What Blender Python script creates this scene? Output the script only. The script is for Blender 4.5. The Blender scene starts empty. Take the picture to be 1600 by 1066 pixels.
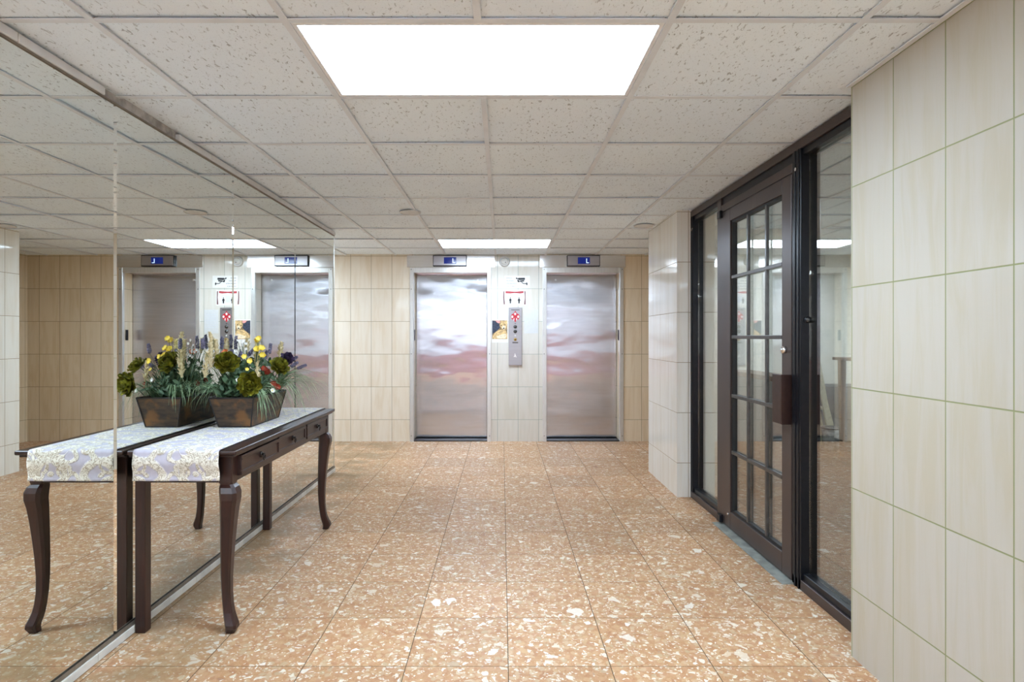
import bpy, bmesh, math, random
from mathutils import Vector, Matrix, noise as mnoise

random.seed(11)
S = bpy.context.scene
COL = S.collection
PI = math.pi

# ------------------------------------------------------------------ dimensions
CAM_H, CEIL = 1.274, 2.274
XM = -1.594                 # mirror plane
XR = 1.398                  # tiled wall, right side
YF = 7.28                   # elevator wall
F, VX, VY = 931.0, 784.0, 527.0


def at(px, py, Y):
    """point in the room at distance Y that the photograph shows at (px, py)"""
    return Vector(((px - VX) * Y / F, Y, CAM_H - (py - VY) * Y / F))


# ------------------------------------------------------------------ node helpers
def new_mat(name):
    m = bpy.data.materials.new(name)
    m.use_nodes = True
    nt = m.node_tree
    nt.nodes.clear()
    out = nt.nodes.new('ShaderNodeOutputMaterial')
    b = nt.nodes.new('ShaderNodeBsdfPrincipled')
    nt.links.new(b.outputs[0], out.inputs[0])
    return m, nt, b, out


class NT:
    def __init__(self, nt):
        self.nt = nt

    def n(self, kind, **props):
        nd = self.nt.nodes.new(kind)
        for k, v in props.items():
            setattr(nd, k, v)
        return nd

    def link(self, a, b):
        self.nt.links.new(a, b)

    def put(self, sock, v):
        if hasattr(v, 'is_output') or isinstance(v, bpy.types.NodeSocket):
            self.nt.links.new(v, sock)
        else:
            sock.default_value = v

    def math(self, op, a, b=None, c=None, clamp=False):
        nd = self.n('ShaderNodeMath', operation=op, use_clamp=clamp)
        self.put(nd.inputs[0], a)
        if b is not None:
            self.put(nd.inputs[1], b)
        if c is not None:
            self.put(nd.inputs[2], c)
        return nd.outputs[0]

    def mix(self, fac, a, b, blend='MIX'):
        nd = self.n('ShaderNodeMix', data_type='RGBA', blend_type=blend)
        self.put(nd.inputs[0], fac)
        self.put(nd.inputs[6], a)
        self.put(nd.inputs[7], b)
        return nd.outputs[2]

    def mixf(self, fac, a, b):
        nd = self.n('ShaderNodeMix', data_type='FLOAT')
        self.put(nd.inputs[0], fac)
        self.put(nd.inputs[2], a)
        self.put(nd.inputs[3], b)
        return nd.outputs[0]

    def ss(self, v, lo, hi):
        nd = self.n('ShaderNodeMapRange', interpolation_type='SMOOTHSTEP')
        self.put(nd.inputs[0], v)
        self.put(nd.inputs[1], lo)
        self.put(nd.inputs[2], hi)
        return nd.outputs[0]

    def noise(self, vec, scale, detail=2.0, rough=0.5, dist=0.0, dim='3D'):
        nd = self.n('ShaderNodeTexNoise', noise_dimensions=dim)
        self.put(nd.inputs['Vector'], vec)
        nd.inputs['Scale'].default_value = scale
        nd.inputs['Detail'].default_value = detail
        nd.inputs['Roughness'].default_value = rough
        nd.inputs['Distortion'].default_value = dist
        return nd

    def vor(self, vec, scale, feature='F1', dim='3D', rnd=1.0):
        nd = self.n('ShaderNodeTexVoronoi', feature=feature, voronoi_dimensions=dim)
        self.put(nd.inputs['Vector'], vec)
        nd.inputs['Scale'].default_value = scale
        nd.inputs['Randomness'].default_value = rnd
        return nd

    def xyz(self, x, y, z):
        nd = self.n('ShaderNodeCombineXYZ')
        for i, v in enumerate((x, y, z)):
            self.put(nd.inputs[i], v)
        return nd.outputs[0]

    def sep(self, v):
        nd = self.n('ShaderNodeSeparateXYZ')
        self.put(nd.inputs[0], v)
        return nd.outputs

    def pos(self):
        return self.n('ShaderNodeNewGeometry')

    def ramp(self, fac, stops, interp='LINEAR'):
        nd = self.n('ShaderNodeValToRGB')
        nd.color_ramp.interpolation = interp
        el = nd.color_ramp.elements
        while len(el) < len(stops):
            el.new(0.5)
        for e, (p, c) in zip(el, stops):
            e.position = p
            e.color = (*c, 1)
        self.put(nd.inputs[0], fac)
        return nd.outputs[0]

    def bump(self, h, strength, dist, bsdf):
        nd = self.n('ShaderNodeBump')
        nd.inputs['Strength'].default_value = strength
        nd.inputs['Distance'].default_value = dist
        self.put(nd.inputs['Height'], h)
        self.link(nd.outputs[0], bsdf.inputs['Normal'])


def c4(c):
    return (*c, 1.0)


def plain(name, col, rough=0.5, metal=0.0, var=0.12, scale=30, spec=0.5, stretch=(1, 1, 1), emit=None, coat=0.0):
    """procedural material: base colour broken up by a little noise"""
    m, nt, b, out = new_mat(name)
    h = NT(nt)
    tc = h.n('ShaderNodeTexCoord').outputs['Object']
    mp = h.n('ShaderNodeMapping')
    mp.inputs['Scale'].default_value = stretch
    h.link(tc, mp.inputs[0])
    nz = h.noise(mp.outputs[0], scale, 3)
    lo = tuple(max(0, x * (1 - var)) for x in col)
    hi = tuple(min(1, x * (1 + var)) for x in col)
    h.link(h.mix(h.ss(nz.outputs[0], 0.3, 0.7), c4(lo), c4(hi)), b.inputs['Base Color'])
    b.inputs['Roughness'].default_value = rough
    b.inputs['Metallic'].default_value = metal
    b.inputs['Specular IOR Level'].default_value = spec
    b.inputs['Coat Weight'].default_value = coat
    if emit:
        b.inputs['Emission Color'].default_value = c4(emit[0])
        b.inputs['Emission Strength'].default_value = emit[1]
    return m


# ------------------------------------------------------------------ materials
def tile_mat(name, u0, col_a, col_b, grout, su=0.2515, sv=0.40, v0=0.266, g=0.0045, rough=0.07):
    m, nt, b, out = new_mat(name)
    h = NT(nt)
    geo = h.pos()
    px, py, pz = h.sep(geo.outputs['Position'])
    nx, ny, nz = h.sep(geo.outputs['True Normal'])
    side = h.math('GREATER_THAN', h.math('ABSOLUTE', nx), 0.6)
    u = h.mixf(side, px, py)
    a = h.math('DIVIDE', h.math('SUBTRACT', u, u0), su)
    c = h.math('DIVIDE', h.math('SUBTRACT', pz, v0), sv)
    fa, fc = h.math('FRACT', a), h.math('FRACT', c)
    ia, ic = h.math('FLOOR', a), h.math('FLOOR', c)
    da = h.math('MULTIPLY', h.math('MINIMUM', fa, h.math('SUBTRACT', 1.0, fa)), su)
    dc = h.math('MULTIPLY', h.math('MINIMUM', fc, h.math('SUBTRACT', 1.0, fc)), sv)
    d = h.math('MINIMUM', da, dc)
    face = h.ss(d, g * 0.35, g * 0.7)
    wn = h.n('ShaderNodeTexWhiteNoise', noise_dimensions='3D')
    h.link(h.xyz(ia, ic, side), wn.inputs['Vector'])
    rnd = wn.outputs['Value']
    vec = h.xyz(h.math('MULTIPLY_ADD', u, 17.0, h.math('MULTIPLY', rnd, 37.0)), h.math('MULTIPLY', rnd, 91.0),
                h.math('MULTIPLY', pz, 1.7))
    n1 = h.noise(vec, 1.0, 4, 0.6, 0.6)
    n2 = h.noise(h.xyz(h.math('MULTIPLY', u, 3.0), rnd, pz), 1.3, 2)
    s = h.math('ADD', h.ss(n1.outputs[0], 0.38, 0.74), h.math('MULTIPLY', h.ss(n2.outputs[0], 0.35, 0.75), 0.35), clamp=True)
    colr = h.mix(s, c4(col_a), c4(col_b))
    colr = h.mix(h.math('MULTIPLY', rnd, 0.16), colr, c4(col_b))
    h.link(h.mix(face, c4(grout), colr), b.inputs['Base Color'])
    h.link(h.mixf(face, 0.7, rough), b.inputs['Roughness'])
    b.inputs['Specular IOR Level'].default_value = 0.4
    h.bump(face, 0.35, 0.002, b)
    return m


GROUT = (0.20, 0.145, 0.065)
M = {}
M['tile_far'] = tile_mat('cream tile elevator wall', -1.595, (0.76, 0.68, 0.565), (0.70, 0.59, 0.445), (0.29, 0.23, 0.14))
M['tile_mid'] = tile_mat('white tile between elevators', -0.052, (0.68, 0.645, 0.58), (0.62, 0.575, 0.49), (0.28, 0.32, 0.27))
M['tile_far2'] = tile_mat('cream tile right of elevators', -0.052, (0.74, 0.62, 0.455), (0.66, 0.52, 0.345), (0.28, 0.23, 0.14))
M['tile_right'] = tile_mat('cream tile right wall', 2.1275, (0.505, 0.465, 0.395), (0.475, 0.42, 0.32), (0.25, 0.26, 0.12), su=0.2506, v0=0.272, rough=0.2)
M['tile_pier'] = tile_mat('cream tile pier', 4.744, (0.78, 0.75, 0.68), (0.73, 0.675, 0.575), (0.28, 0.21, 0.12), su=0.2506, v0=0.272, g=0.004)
M['plaster'] = plain('dusty grey plaster', (0.42, 0.40, 0.38), 0.9, var=0.35, scale=14)
M['white_wall'] = plain('painted office wall', (0.82, 0.80, 0.72), 0.7, var=0.04)
M['added_dado'] = plain('red dado added for reflections', (0.62, 0.33, 0.34), 0.6, var=0.15, scale=6)  # red added behind the camera to tint the elevator door reflections


def terrazzo():
    m, nt, b, out = new_mat('salmon terrazzo tile')
    h = NT(nt)
    geo = h.pos()
    p = geo.outputs['Position']
    px, py, pz = h.sep(p)
    su, sv = 0.396, 0.397
    a = h.math('DIVIDE', h.math('SUBTRACT', px, 0.025), su)
    c = h.math('DIVIDE', h.math('SUBTRACT', py, 2.305), sv)
    fa, fc = h.math('FRACT', a), h.math('FRACT', c)
    ia, ic = h.math('FLOOR', a), h.math('FLOOR', c)
    da = h.math('MULTIPLY', h.math('MINIMUM', fa, h.math('SUBTRACT', 1.0, fa)), su)
    dc = h.math('MULTIPLY', h.math('MINIMUM', fc, h.math('SUBTRACT', 1.0, fc)), sv)
    wn = h.n('ShaderNodeTexWhiteNoise', noise_dimensions='2D')
    h.link(h.xyz(ia, ic, 0.0), wn.inputs['Vector'])
    rr, rg, rb = h.sep(wn.outputs['Color'])
    # every slab is cut from another place
    q = h.xyz(h.math('ADD', px, h.math('MULTIPLY', rr, 40.0)), h.math('ADD', py, h.math('MULTIPLY', rg, 40.0)), 0.0)
    wob = h.noise(q, 22.0, 2)
    add = h.n('ShaderNodeVectorMath', operation='MULTIPLY_ADD')
    h.link(wob.outputs['Color'], add.inputs[0])
    add.inputs[1].default_value = (0.035, 0.035, 0)
    h.link(q, add.inputs[2])
    qd = add.outputs[0]
    base_n = h.noise(q, 16.0, 5, 0.65)
    base = h.ramp(base_n.outputs[0], [(0.25, (0.365, 0.160, 0.070)), (0.42, (0.470, 0.235, 0.112)), (0.52, (0.500, 0.275, 0.130)), (0.62, (0.530, 0.285, 0.155)), (0.78, (0.535, 0.325, 0.190))])
    speck = h.noise(q, 130.0, 2)
    base = h.mix(h.math('MULTIPLY', h.ss(speck.outputs[0], 0.56, 0.70), 0.55), base, c4((0.69, 0.49, 0.31)))
    base = h.mix(h.math('MULTIPLY', h.ss(speck.outputs[0], 0.40, 0.30), 0.5), base, c4((0.32, 0.13, 0.07)))
    mot = h.vor(qd, 34.0, 'F1', '2D')
    mr, mg, mb = h.sep(mot.outputs['Color'])
    mcol = h.ramp(mr, [(0.0, (0.40, 0.18, 0.085)), (0.3, (0.54, 0.30, 0.165)), (0.55, (0.59, 0.38, 0.20)), (0.8, (0.62, 0.44, 0.28)), (1.0, (0.50, 0.39, 0.24))])
    base = h.mix(h.math('MULTIPLY', h.ss(mot.outputs['Distance'], 0.55, 0.30), 0.6), base, mcol)
    col = base
    stops = [(0.0, (0.30, 0.13, 0.08)), (0.05, (0.60, 0.49, 0.33)), (0.17, (0.70, 0.55, 0.38)), (0.32, (0.84, 0.77, 0.65)),
             (0.5, (0.86, 0.80, 0.70)), (0.75, (0.74, 0.65, 0.49)), (1.0, (0.84, 0.78, 0.67))]
    for sc, thr, lo, hi in ((110.0, 0.84, 0.05, 0.16), (52.0, 0.905, 0.06, 0.20), (27.0, 0.925, 0.10, 0.26), (14.0, 0.95, 0.14, 0.30)):
        f1 = h.vor(qd, sc, 'F1', '2D')
        ed = h.vor(qd, sc, 'DISTANCE_TO_EDGE', '2D')
        r, g, bl = h.sep(f1.outputs['Color'])
        need = h.mixf(g, lo, hi)
        inside = h.ss(h.math('SUBTRACT', ed.outputs['Distance'], need), 0.0, 0.025)
        mask = h.math('MULTIPLY', inside, h.math('GREATER_THAN', r, thr))
        chip = h.ramp(bl, stops)
        col = h.mix(h.math('MULTIPLY', mask, h.mixf(g, 0.62, 0.97)), col, chip)
    tint = h.mixf(rb, 0.88, 1.06)
    col = h.mix(1.0, col, h.xyz(tint, tint, tint), 'MULTIPLY')
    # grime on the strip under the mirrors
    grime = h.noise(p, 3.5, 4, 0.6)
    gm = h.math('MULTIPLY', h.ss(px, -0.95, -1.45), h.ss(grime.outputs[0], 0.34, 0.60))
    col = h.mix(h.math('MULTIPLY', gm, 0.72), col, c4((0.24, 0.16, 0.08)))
    gline = h.math('MINIMUM', h.math('MULTIPLY', da, 1.0), h.math('MULTIPLY', dc, 1.25))
    face = h.ss(gline, 0.0009, 0.0023)
    h.link(h.mix(face, c4((0.10, 0.065, 0.035)), col), b.inputs['Base Color'])
    rn = h.noise(p, 6.0, 3)
    h.link(h.mixf(face, 0.8, h.mixf(rn.outputs[0], 0.36, 0.50)), b.inputs['Roughness'])
    b.inputs['Specular IOR Level'].default_value = 0.2
    h.bump(face, 0.4, 0.002, b)
    return m


M['terrazzo'] = terrazzo()


def ceiling_mat():
    m, nt, b, out = new_mat('fissured mineral ceiling tile')
    h = NT(nt)
    geo = h.pos()
    p = geo.outputs['Position']
    mp = h.n('ShaderNodeMapping')
    mp.inputs['Scale'].default_value = (1.0, 0.42, 1.0)
    mp.inputs['Rotation'].default_value = (0, 0, 0.12)
    h.link(p, mp.inputs[0])
    f = h.noise(mp.outputs[0], 85.0, 2, 0.55, 0.8)
    dots = h.noise(p, 210.0, 1)
    patch = h.noise(p, 5.0, 2)
    fis = h.ss(f.outputs[0], 0.615, 0.675)
    pin = h.math('MULTIPLY', h.ss(dots.outputs[0], 0.66, 0.72), 0.5)
    hole = h.math('MAXIMUM', fis, pin)
    hole = h.math('MULTIPLY', hole, h.mixf(h.ss(patch.outputs[0], 0.35, 0.65), 0.55, 1.0))
    big = h.noise(p, 1.3, 3)
    base = h.mix(h.ss(big.outputs[0], 0.3, 0.7), c4((0.82, 0.895, 0.97)), c4((0.86, 0.935, 0.99)))
    h.link(h.mix(h.math('MULTIPLY', hole, 0.6), base, c4((0.16, 0.155, 0.15))), b.inputs['Base Color'])
    b.inputs['Roughness'].default_value = 0.9
    b.inputs['Specular IOR Level'].default_value = 0.15
    h.bump(h.math('SUBTRACT', 1.0, hole), 0.5, 0.003, b)
    return m


M['ceil'] = ceiling_mat()
M['grid'] = plain('ceiling grid enamel', (0.72, 0.75, 0.79), 0.5, var=0.05, scale=8)
M['void'] = plain('dark plenum', (0.05, 0.05, 0.05), 0.9)
M['enamel'] = plain('white light frame enamel', (0.82, 0.82, 0.82), 0.45, var=0.03)
M['lamp'] = plain('lit acrylic diffuser', (0.9, 0.9, 0.9), 0.5, var=0.01, emit=((0.785, 1.0, 1.25), 7.5))


M['lamp_far'] = plain('lit acrylic diffuser of the far light', (0.9, 0.9, 0.9), 0.5, var=0.01, emit=((0.80, 0.985, 1.20), 5.0))


def mirror_mat(name, col, rough):
    m, nt, b, out = new_mat(name)
    h = NT(nt)
    g = h.n('ShaderNodeBsdfGlossy')
    tc = h.pos().outputs['Position']
    nz = h.noise(tc, 1.2, 2)
    h.link(h.mix(nz.outputs[0], c4(tuple(x * 0.97 for x in col)), c4(col)), g.inputs[0])
    g.inputs['Roughness'].default_value = rough
    h.link(g.outputs[0], out.inputs[0])
    return m


M['mirror'] = mirror_mat('silvered mirror glass', (0.88, 0.90, 0.87), 0.0)


def glass_mat():
    m, nt, b, out = new_mat('tinted reflective glass')
    h = NT(nt)
    t = h.n('ShaderNodeBsdfTransparent')
    nz = h.noise(h.pos().outputs['Position'], 2.0, 2)
    h.link(h.mix(nz.outputs[0], (0.88, 0.87, 0.82, 1), (0.91, 0.90, 0.85, 1)), t.inputs[0])
    g = h.n('ShaderNodeBsdfGlossy')
    g.inputs['Roughness'].default_value = 0.0
    g.inputs[0].default_value = (1, 0.99, 0.96, 1)
    lw = h.n('ShaderNodeLayerWeight')
    lw.inputs[0].default_value = 0.5
    mx = h.n('ShaderNodeMixShader')
    h.link(h.math('MULTIPLY_ADD', h.math('POWER', lw.outputs['Facing'], 4.0), 0.60, 0.21), mx.inputs[0])
    h.link(t.outputs[0], mx.inputs[1])
    h.link(g.outputs[0], mx.inputs[2])
    h.link(mx.outputs[0], out.inputs[0])
    return m


M['glass'] = glass_mat()
M['bronze'] = plain('dark bronze aluminium', (0.066, 0.047, 0.042), 0.34, 0.4, var=0.1, scale=4, stretch=(1, 1, .2))
M['black'] = plain('black anodised aluminium', (0.008, 0.008, 0.010), 0.3, 0.0, var=0.15, spec=0.25)
M['gunmetal'] = plain('grey muntin bar', (0.10, 0.095, 0.09), 0.3, 0.7, var=0.1)
M['rubber'] = plain('black gasket', (0.012, 0.011, 0.011), 0.6)
M['chrome'] = plain('polished chrome', (0.82, 0.82, 0.82), 0.12, 1.0, var=0.03)
M['alu'] = plain('brushed aluminium frame', (0.66, 0.655, 0.63), 0.33, 0.75, var=0.07, scale=40, stretch=(6, 1, .3))
M['threshold'] = plain('worn grey threshold', (0.33, 0.34, 0.30), 0.55, 0.3, var=0.25, scale=12)


def steel(name, rough, col=(0.70, 0.69, 0.69), aniso=0.0):
    m, nt, b, out = new_mat(name)
    h = NT(nt)
    p = h.pos().outputs['Position']
    x, y, z = h.sep(p)
    v = h.xyz(h.math('MULTIPLY', x, 2.5), y, h.math('MULTIPLY', z, 60.0))
    n1 = h.noise(v, 1.0, 3)
    n2 = h.noise(p, 3.0, 3)
    h.link(h.mix(n1.outputs[0], c4(tuple(k * 0.90 for k in col)), c4(tuple(min(1, k * 1.08) for k in col))), b.inputs['Base Color'])
    b.inputs['Metallic'].default_value = 1.0
    if aniso:
        b.inputs['Anisotropic'].default_value = aniso
        h.link(h.xyz(1.0, 0.0, 0.0), b.inputs['Tangent'])
    h.link(h.mixf(h.math('MULTIPLY_ADD', n1.outputs[0], 0.4, h.math('MULTIPLY', n2.outputs[0], 0.6)), rough * 0.7, rough * 1.3), b.inputs['Roughness'])
    return m


M['steel'] = steel('wavy stainless steel', 0.19, (0.585, 0.575, 0.605), 1.0)
M['steel_plate'] = steel('stainless header plate', 0.2, (0.74, 0.72, 0.70))
M['steel_dull'] = steel('satin steel panel', 0.38, (0.40, 0.385, 0.395))


def wood(name, dark, light, rough, scale=1.0, axis='Y', coat=0.12):
    m, nt, b, out = new_mat(name)
    h = NT(nt)
    tc = h.n('ShaderNodeTexCoord').outputs['Object']
    mp = h.n('ShaderNodeMapping')
    st = {'X': (1.2, 14, 14), 'Y': (14, 1.2, 14), 'Z': (14, 14, 1.2)}[axis]
    mp.inputs['Scale'].default_value = tuple(k * scale for k in st)
    h.link(tc, mp.inputs[0])
    n1 = h.noise(mp.outputs[0], 2.0, 5, 0.6, 1.2)
    h.link(h.ramp(n1.outputs[0], [(0.3, dark), (0.7, light)]), b.inputs['Base Color'])
    b.inputs['Roughness'].default_value = rough
    b.inputs['Coat Weight'].default_value = coat
    b.inputs['Coat Roughness'].default_value = 0.2
    return m


M['mahogany'] = wood('dark mahogany along table', (0.011, 0.0045, 0.0035), (0.034, 0.012, 0.008), 0.33)
M['mahogany_leg'] = wood('dark mahogany upright', (0.012, 0.0045, 0.0035), (0.040, 0.012, 0.008), 0.33, axis='Z')
M['brass_dark'] = plain('aged bronze pull', (0.045, 0.035, 0.03), 0.35, 0.8)
M['oak'] = wood('brown office wood', (0.12, 0.065, 0.04), (0.22, 0.13, 0.08), 0.4, axis='Y')


def planter_mat():
    m, nt, b, out = new_mat('distressed brown planter wood')
    h = NT(nt)
    tc = h.n('ShaderNodeTexCoord').outputs['Object']
    mp = h.n('ShaderNodeMapping')
    mp.inputs['Scale'].default_value = (5, 5, 26)
    h.link(tc, mp.inputs[0])
    n1 = h.noise(mp.outputs[0], 1.6, 4, 0.6, 0.4)
    n2 = h.noise(tc, 13.0, 3)
    c = h.ramp(n1.outputs[0], [(0.32, (0.014, 0.009, 0.006)), (0.52, (0.060, 0.036, 0.018)), (0.72, (0.13, 0.068, 0.028))])
    c = h.mix(h.math('MULTIPLY', h.ss(n2.outputs[0], 0.50, 0.68), 0.8), c, c4((0.20, 0.085, 0.018)))
    h.link(c, b.inputs['Base Color'])
    b.inputs['Roughness'].default_value = 0.5
    return m


M['planter'] = planter_mat()
M['planter_edge'] = plain('blackened planter edge', (0.014, 0.010, 0.008), 0.5, var=0.3)
M['moss'] = plain('dark planter filling', (0.03, 0.035, 0.015), 0.9, var=0.4)


def runner_mat():
    m, nt, b, out = new_mat('lavender runner with cream scroll embroidery')
    h = NT(nt)
    tc = h.n('ShaderNodeTexCoord').outputs['UV']
    w = h.noise(tc, 9.0, 2)
    add = h.n('ShaderNodeVectorMath', operation='MULTIPLY_ADD')
    h.link(w.outputs['Color'], add.inputs[0])
    add.inputs[1].default_value = (0.06, 0.06, 0)
    h.link(tc, add.inputs[2])
    v = add.outputs[0]
    v1 = h.vor(v, 7.5, 'F1', '2D')
    d1 = v1.outputs['Distance']
    ring = h.math('MULTIPLY', h.ss(d1, 0.30, 0.36), h.ss(d1, 0.60, 0.54))
    v2 = h.vor(v, 12.0, 'F1', '2D')
    d2 = v2.outputs['Distance']
    ring2 = h.math('MULTIPLY', h.ss(d2, 0.20, 0.27), h.ss(d2, 0.47, 0.40))
    dot = h.ss(d1, 0.13, 0.09)
    mask = h.math('MAXIMUM', h.math('MAXIMUM', ring, ring2), dot)
    # rope-like stitches running across each scroll
    rope = h.noise(v, 75.0, 2, 0.6, 1.5)
    st = h.ss(rope.outputs[0], 0.40, 0.56)
    cream = h.mix(st, c4((0.50, 0.43, 0.32)), c4((0.86, 0.82, 0.71)))
    field = h.noise(tc, 60.0, 2)
    lav = h.mix(field.outputs[0], c4((0.47, 0.44, 0.51)), c4((0.60, 0.57, 0.64)))
    h.link(h.mix(mask, lav, cream), b.inputs['Base Color'])
    b.inputs['Roughness'].default_value = 0.85
    b.inputs['Specular IOR Level'].default_value = 0.2
    b.inputs['Sheen Weight'].default_value = 0.2
    h.bump(h.math('MULTIPLY', mask, h.mixf(st, 0.6, 1.0)), 0.7, 0.004, b)
    return m


M['runner'] = runner_mat()


def petal_mat(name, lo, hi, rough=0.6, scale=45, sheen=0.0):
    m, nt, b, out = new_mat(name)
    h = NT(nt)
    tc = h.n('ShaderNodeTexCoord').outputs['Object']
    nz = h.noise(tc, scale, 3)
    h.link(h.ramp(nz.outputs[0], [(0.33, lo), (0.67, hi)]), b.inputs['Base Color'])
    b.inputs['Roughness'].default_value = rough
    b.inputs['Sheen Weight'].default_value = sheen
    return m


M['olive'] = petal_mat('olive green petals', (0.04, 0.042, 0.004), (0.27, 0.25, 0.018), 0.45, 38)
M['purple_dark'] = petal_mat('deep purple petals', (0.02, 0.012, 0.03), (0.08, 0.05, 0.11), 0.5)
M['lavender'] = petal_mat('lavender buds', (0.055, 0.05, 0.085), (0.18, 0.165, 0.24), 0.8, 60)
M['plume'] = petal_mat('dried cream plume', (0.56, 0.45, 0.22), (0.86, 0.76, 0.50), 0.9, 70)
M['yellow'] = petal_mat('bright yellow petals', (0.80, 0.60, 0.04), (0.92, 0.78, 0.20), 0.6, 50)
M['pale_yellow'] = petal_mat('pale yellow petals', (0.80, 0.70, 0.28), (0.90, 0.84, 0.52), 0.6, 50)
M['white_petal'] = petal_mat('white petals', (0.74, 0.72, 0.66), (0.86, 0.85, 0.82), 0.6)
M['red_petal'] = petal_mat('brick red petals', (0.22, 0.02, 0.01), (0.45, 0.07, 0.03), 0.6)
M['orange_petal'] = petal_mat('orange petals', (0.55, 0.10, 0.02), (0.75, 0.22, 0.06), 0.6)
M['grass'] = petal_mat('grey green grass blades', (0.07, 0.14, 0.055), (0.32, 0.42, 0.24), 0.6, 25)
M['leaf'] = petal_mat('dark green leaves', (0.02, 0.05, 0.02), (0.08, 0.14, 0.06), 0.6, 25)
M['stem'] = petal_mat('green stems', (0.04, 0.07, 0.03), (0.10, 0.15, 0.06), 0.7, 25)

M['paper'] = plain('white paper', (0.74, 0.72, 0.68), 0.6, var=0.02)
M['paper_cool'] = plain('laminated white sheet', (0.63, 0.63, 0.62), 0.4, var=0.02)
M['ink'] = plain('black ink', (0.012, 0.012, 0.014), 0.6)
M['ink_soft'] = plain('grey printed lettering', (0.10, 0.10, 0.12), 0.6)
M['ink_red'] = plain('red print', (0.42, 0.05, 0.06), 0.6, var=0.3, scale=200)
M['ink_brown'] = plain('brown red print', (0.17, 0.075, 0.07), 0.6, var=0.2, scale=120)
M['ink_grey'] = plain('pale grey print', (0.62, 0.64, 0.68), 0.6, var=0.04)
M['sign_red'] = plain('red enamel emblem', (0.50, 0.02, 0.035), 0.4)
M['navy'] = plain('navy blue photo print', (0.025, 0.035, 0.06), 0.5, var=0.5, scale=40)
M['fur'] = plain('golden fur print', (0.62, 0.42, 0.19), 0.6, var=0.35, scale=55)
M['fur_light'] = plain('pale fur print', (0.80, 0.66, 0.46), 0.6, var=0.2, scale=55)
M['pink'] = plain('pink print', (0.65, 0.28, 0.25), 0.6, var=0.2)
M['olive_bg'] = plain('brown photo print', (0.30, 0.20, 0.09), 0.6, var=0.5, scale=40)
M['amber'] = plain('amber button', (0.45, 0.25, 0.02), 0.35)
M['white_plastic'] = plain('ivory plastic', (0.66, 0.65, 0.60), 0.4, var=0.03)
M['cover'] = plain('off white ceiling cover', (0.66, 0.655, 0.645), 0.6, var=0.04)
M['screen'] = plain('blue display', (0.004, 0.010, 0.09), 0.15, emit=((0.01, 0.03, 0.33), 0.10))
M['glyph'] = plain('lit white blue letter', (0.6, 0.75, 1.0), 0.4, emit=((0.50, 0.68, 1.0), 0.4))
M['grey_paint'] = plain('dark grey cabinet paint', (0.15, 0.16, 0.17), 0.5)
M['ladder'] = plain('pale ladder paint', (0.60, 0.57, 0.42), 0.5)
M['plastic_wrap'] = plain('grey plastic wrap', (0.30, 0.31, 0.32), 0.2, var=0.5, scale=18)


# ------------------------------------------------------------------ mesh helpers
def box(bm, x0, x1, y0, y1, z0, z1, bev=0.0, seg=2, mi=0, only=None):
    r = bmesh.ops.create_cube(bm, size=1.0)
    vs = r['verts']
    for v in vs:
        v.co = Vector((x0 + (v.co.x + .5) * (x1 - x0), y0 + (v.co.y + .5) * (y1 - y0), z0 + (v.co.z + .5) * (z1 - z0)))
    fs = set(f for v in vs for f in v.link_faces)
    for f in fs:
        f.material_index = mi
    if bev > 0:
        es = list(set(e for v in vs for e in v.link_edges))
        if only:
            es = [e for e in es if only(e)]
        bmesh.ops.bevel(bm, geom=es, offset=bev, segments=seg, affect='EDGES', profile=0.5)
    return vs


def cyl(bm, c, axis, r, length, seg=24, r2=None, mi=0):
    """cylinder centred at c along axis"""
    r2 = r if r2 is None else r2
    q = Vector((0, 0, 1)).rotation_difference(Vector(axis).normalized()).to_matrix().to_4x4()
    g = bmesh.ops.create_cone(bm, cap_ends=True, segments=seg, radius1=r, radius2=r2, depth=length,
                              matrix=Matrix.Translation(Vector(c)) @ q)
    for v in g['verts']:
        for f in v.link_faces:
            f.material_index = mi
    return g['verts']


def torus(bm, c, axis, R, r, n=28, k=10, a0=0.0, a1=2 * PI):
    q = Vector((0, 0, 1)).rotation_difference(Vector(axis).normalized()).to_matrix()
    full = abs(a1 - a0) > 2 * PI - 1e-4
    rings = []
    for i in range(n if full else n + 1):
        t = a0 + (a1 - a0) * i / n
        ring = []
        for j in range(k):
            s = 2 * PI * j / k
            p = Vector(((R + r * math.cos(s)) * math.cos(t), (R + r * math.cos(s)) * math.sin(t), r * math.sin(s)))
            ring.append(bm.verts.new(Vector(c) + q @ p))
        rings.append(ring)
    m = len(rings)
    for i in range(m if full else m - 1):
        A, B = rings[i], rings[(i + 1) % m]
        for j in range(k):
            bm.faces.new((A[j], B[j], B[(j + 1) % k], A[(j + 1) % k]))


def tube(bm, pts, r0, r1=None, k=6):
    r1 = r0 if r1 is None else r1
    rings = []
    n = len(pts)
    for i, p in enumerate(pts):
        d = (pts[min(i + 1, n - 1)] - pts[max(i - 1, 0)]).normalized()
        a = d.orthogonal().normalized()
        b = d.cross(a)
        r = r0 + (r1 - r0) * i / (n - 1)
        rings.append([bm.verts.new(p + a * (r * math.cos(2 * PI * j / k)) + b * (r * math.sin(2 * PI * j / k))) for j in range(k)])
    for A, B in zip(rings, rings[1:]):
        for j in range(k):
            bm.faces.new((A[j], A[(j + 1) % k], B[(j + 1) % k], B[j]))
    bm.faces.new(list(reversed(rings[0])))
    bm.faces.new(rings[-1])


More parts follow.
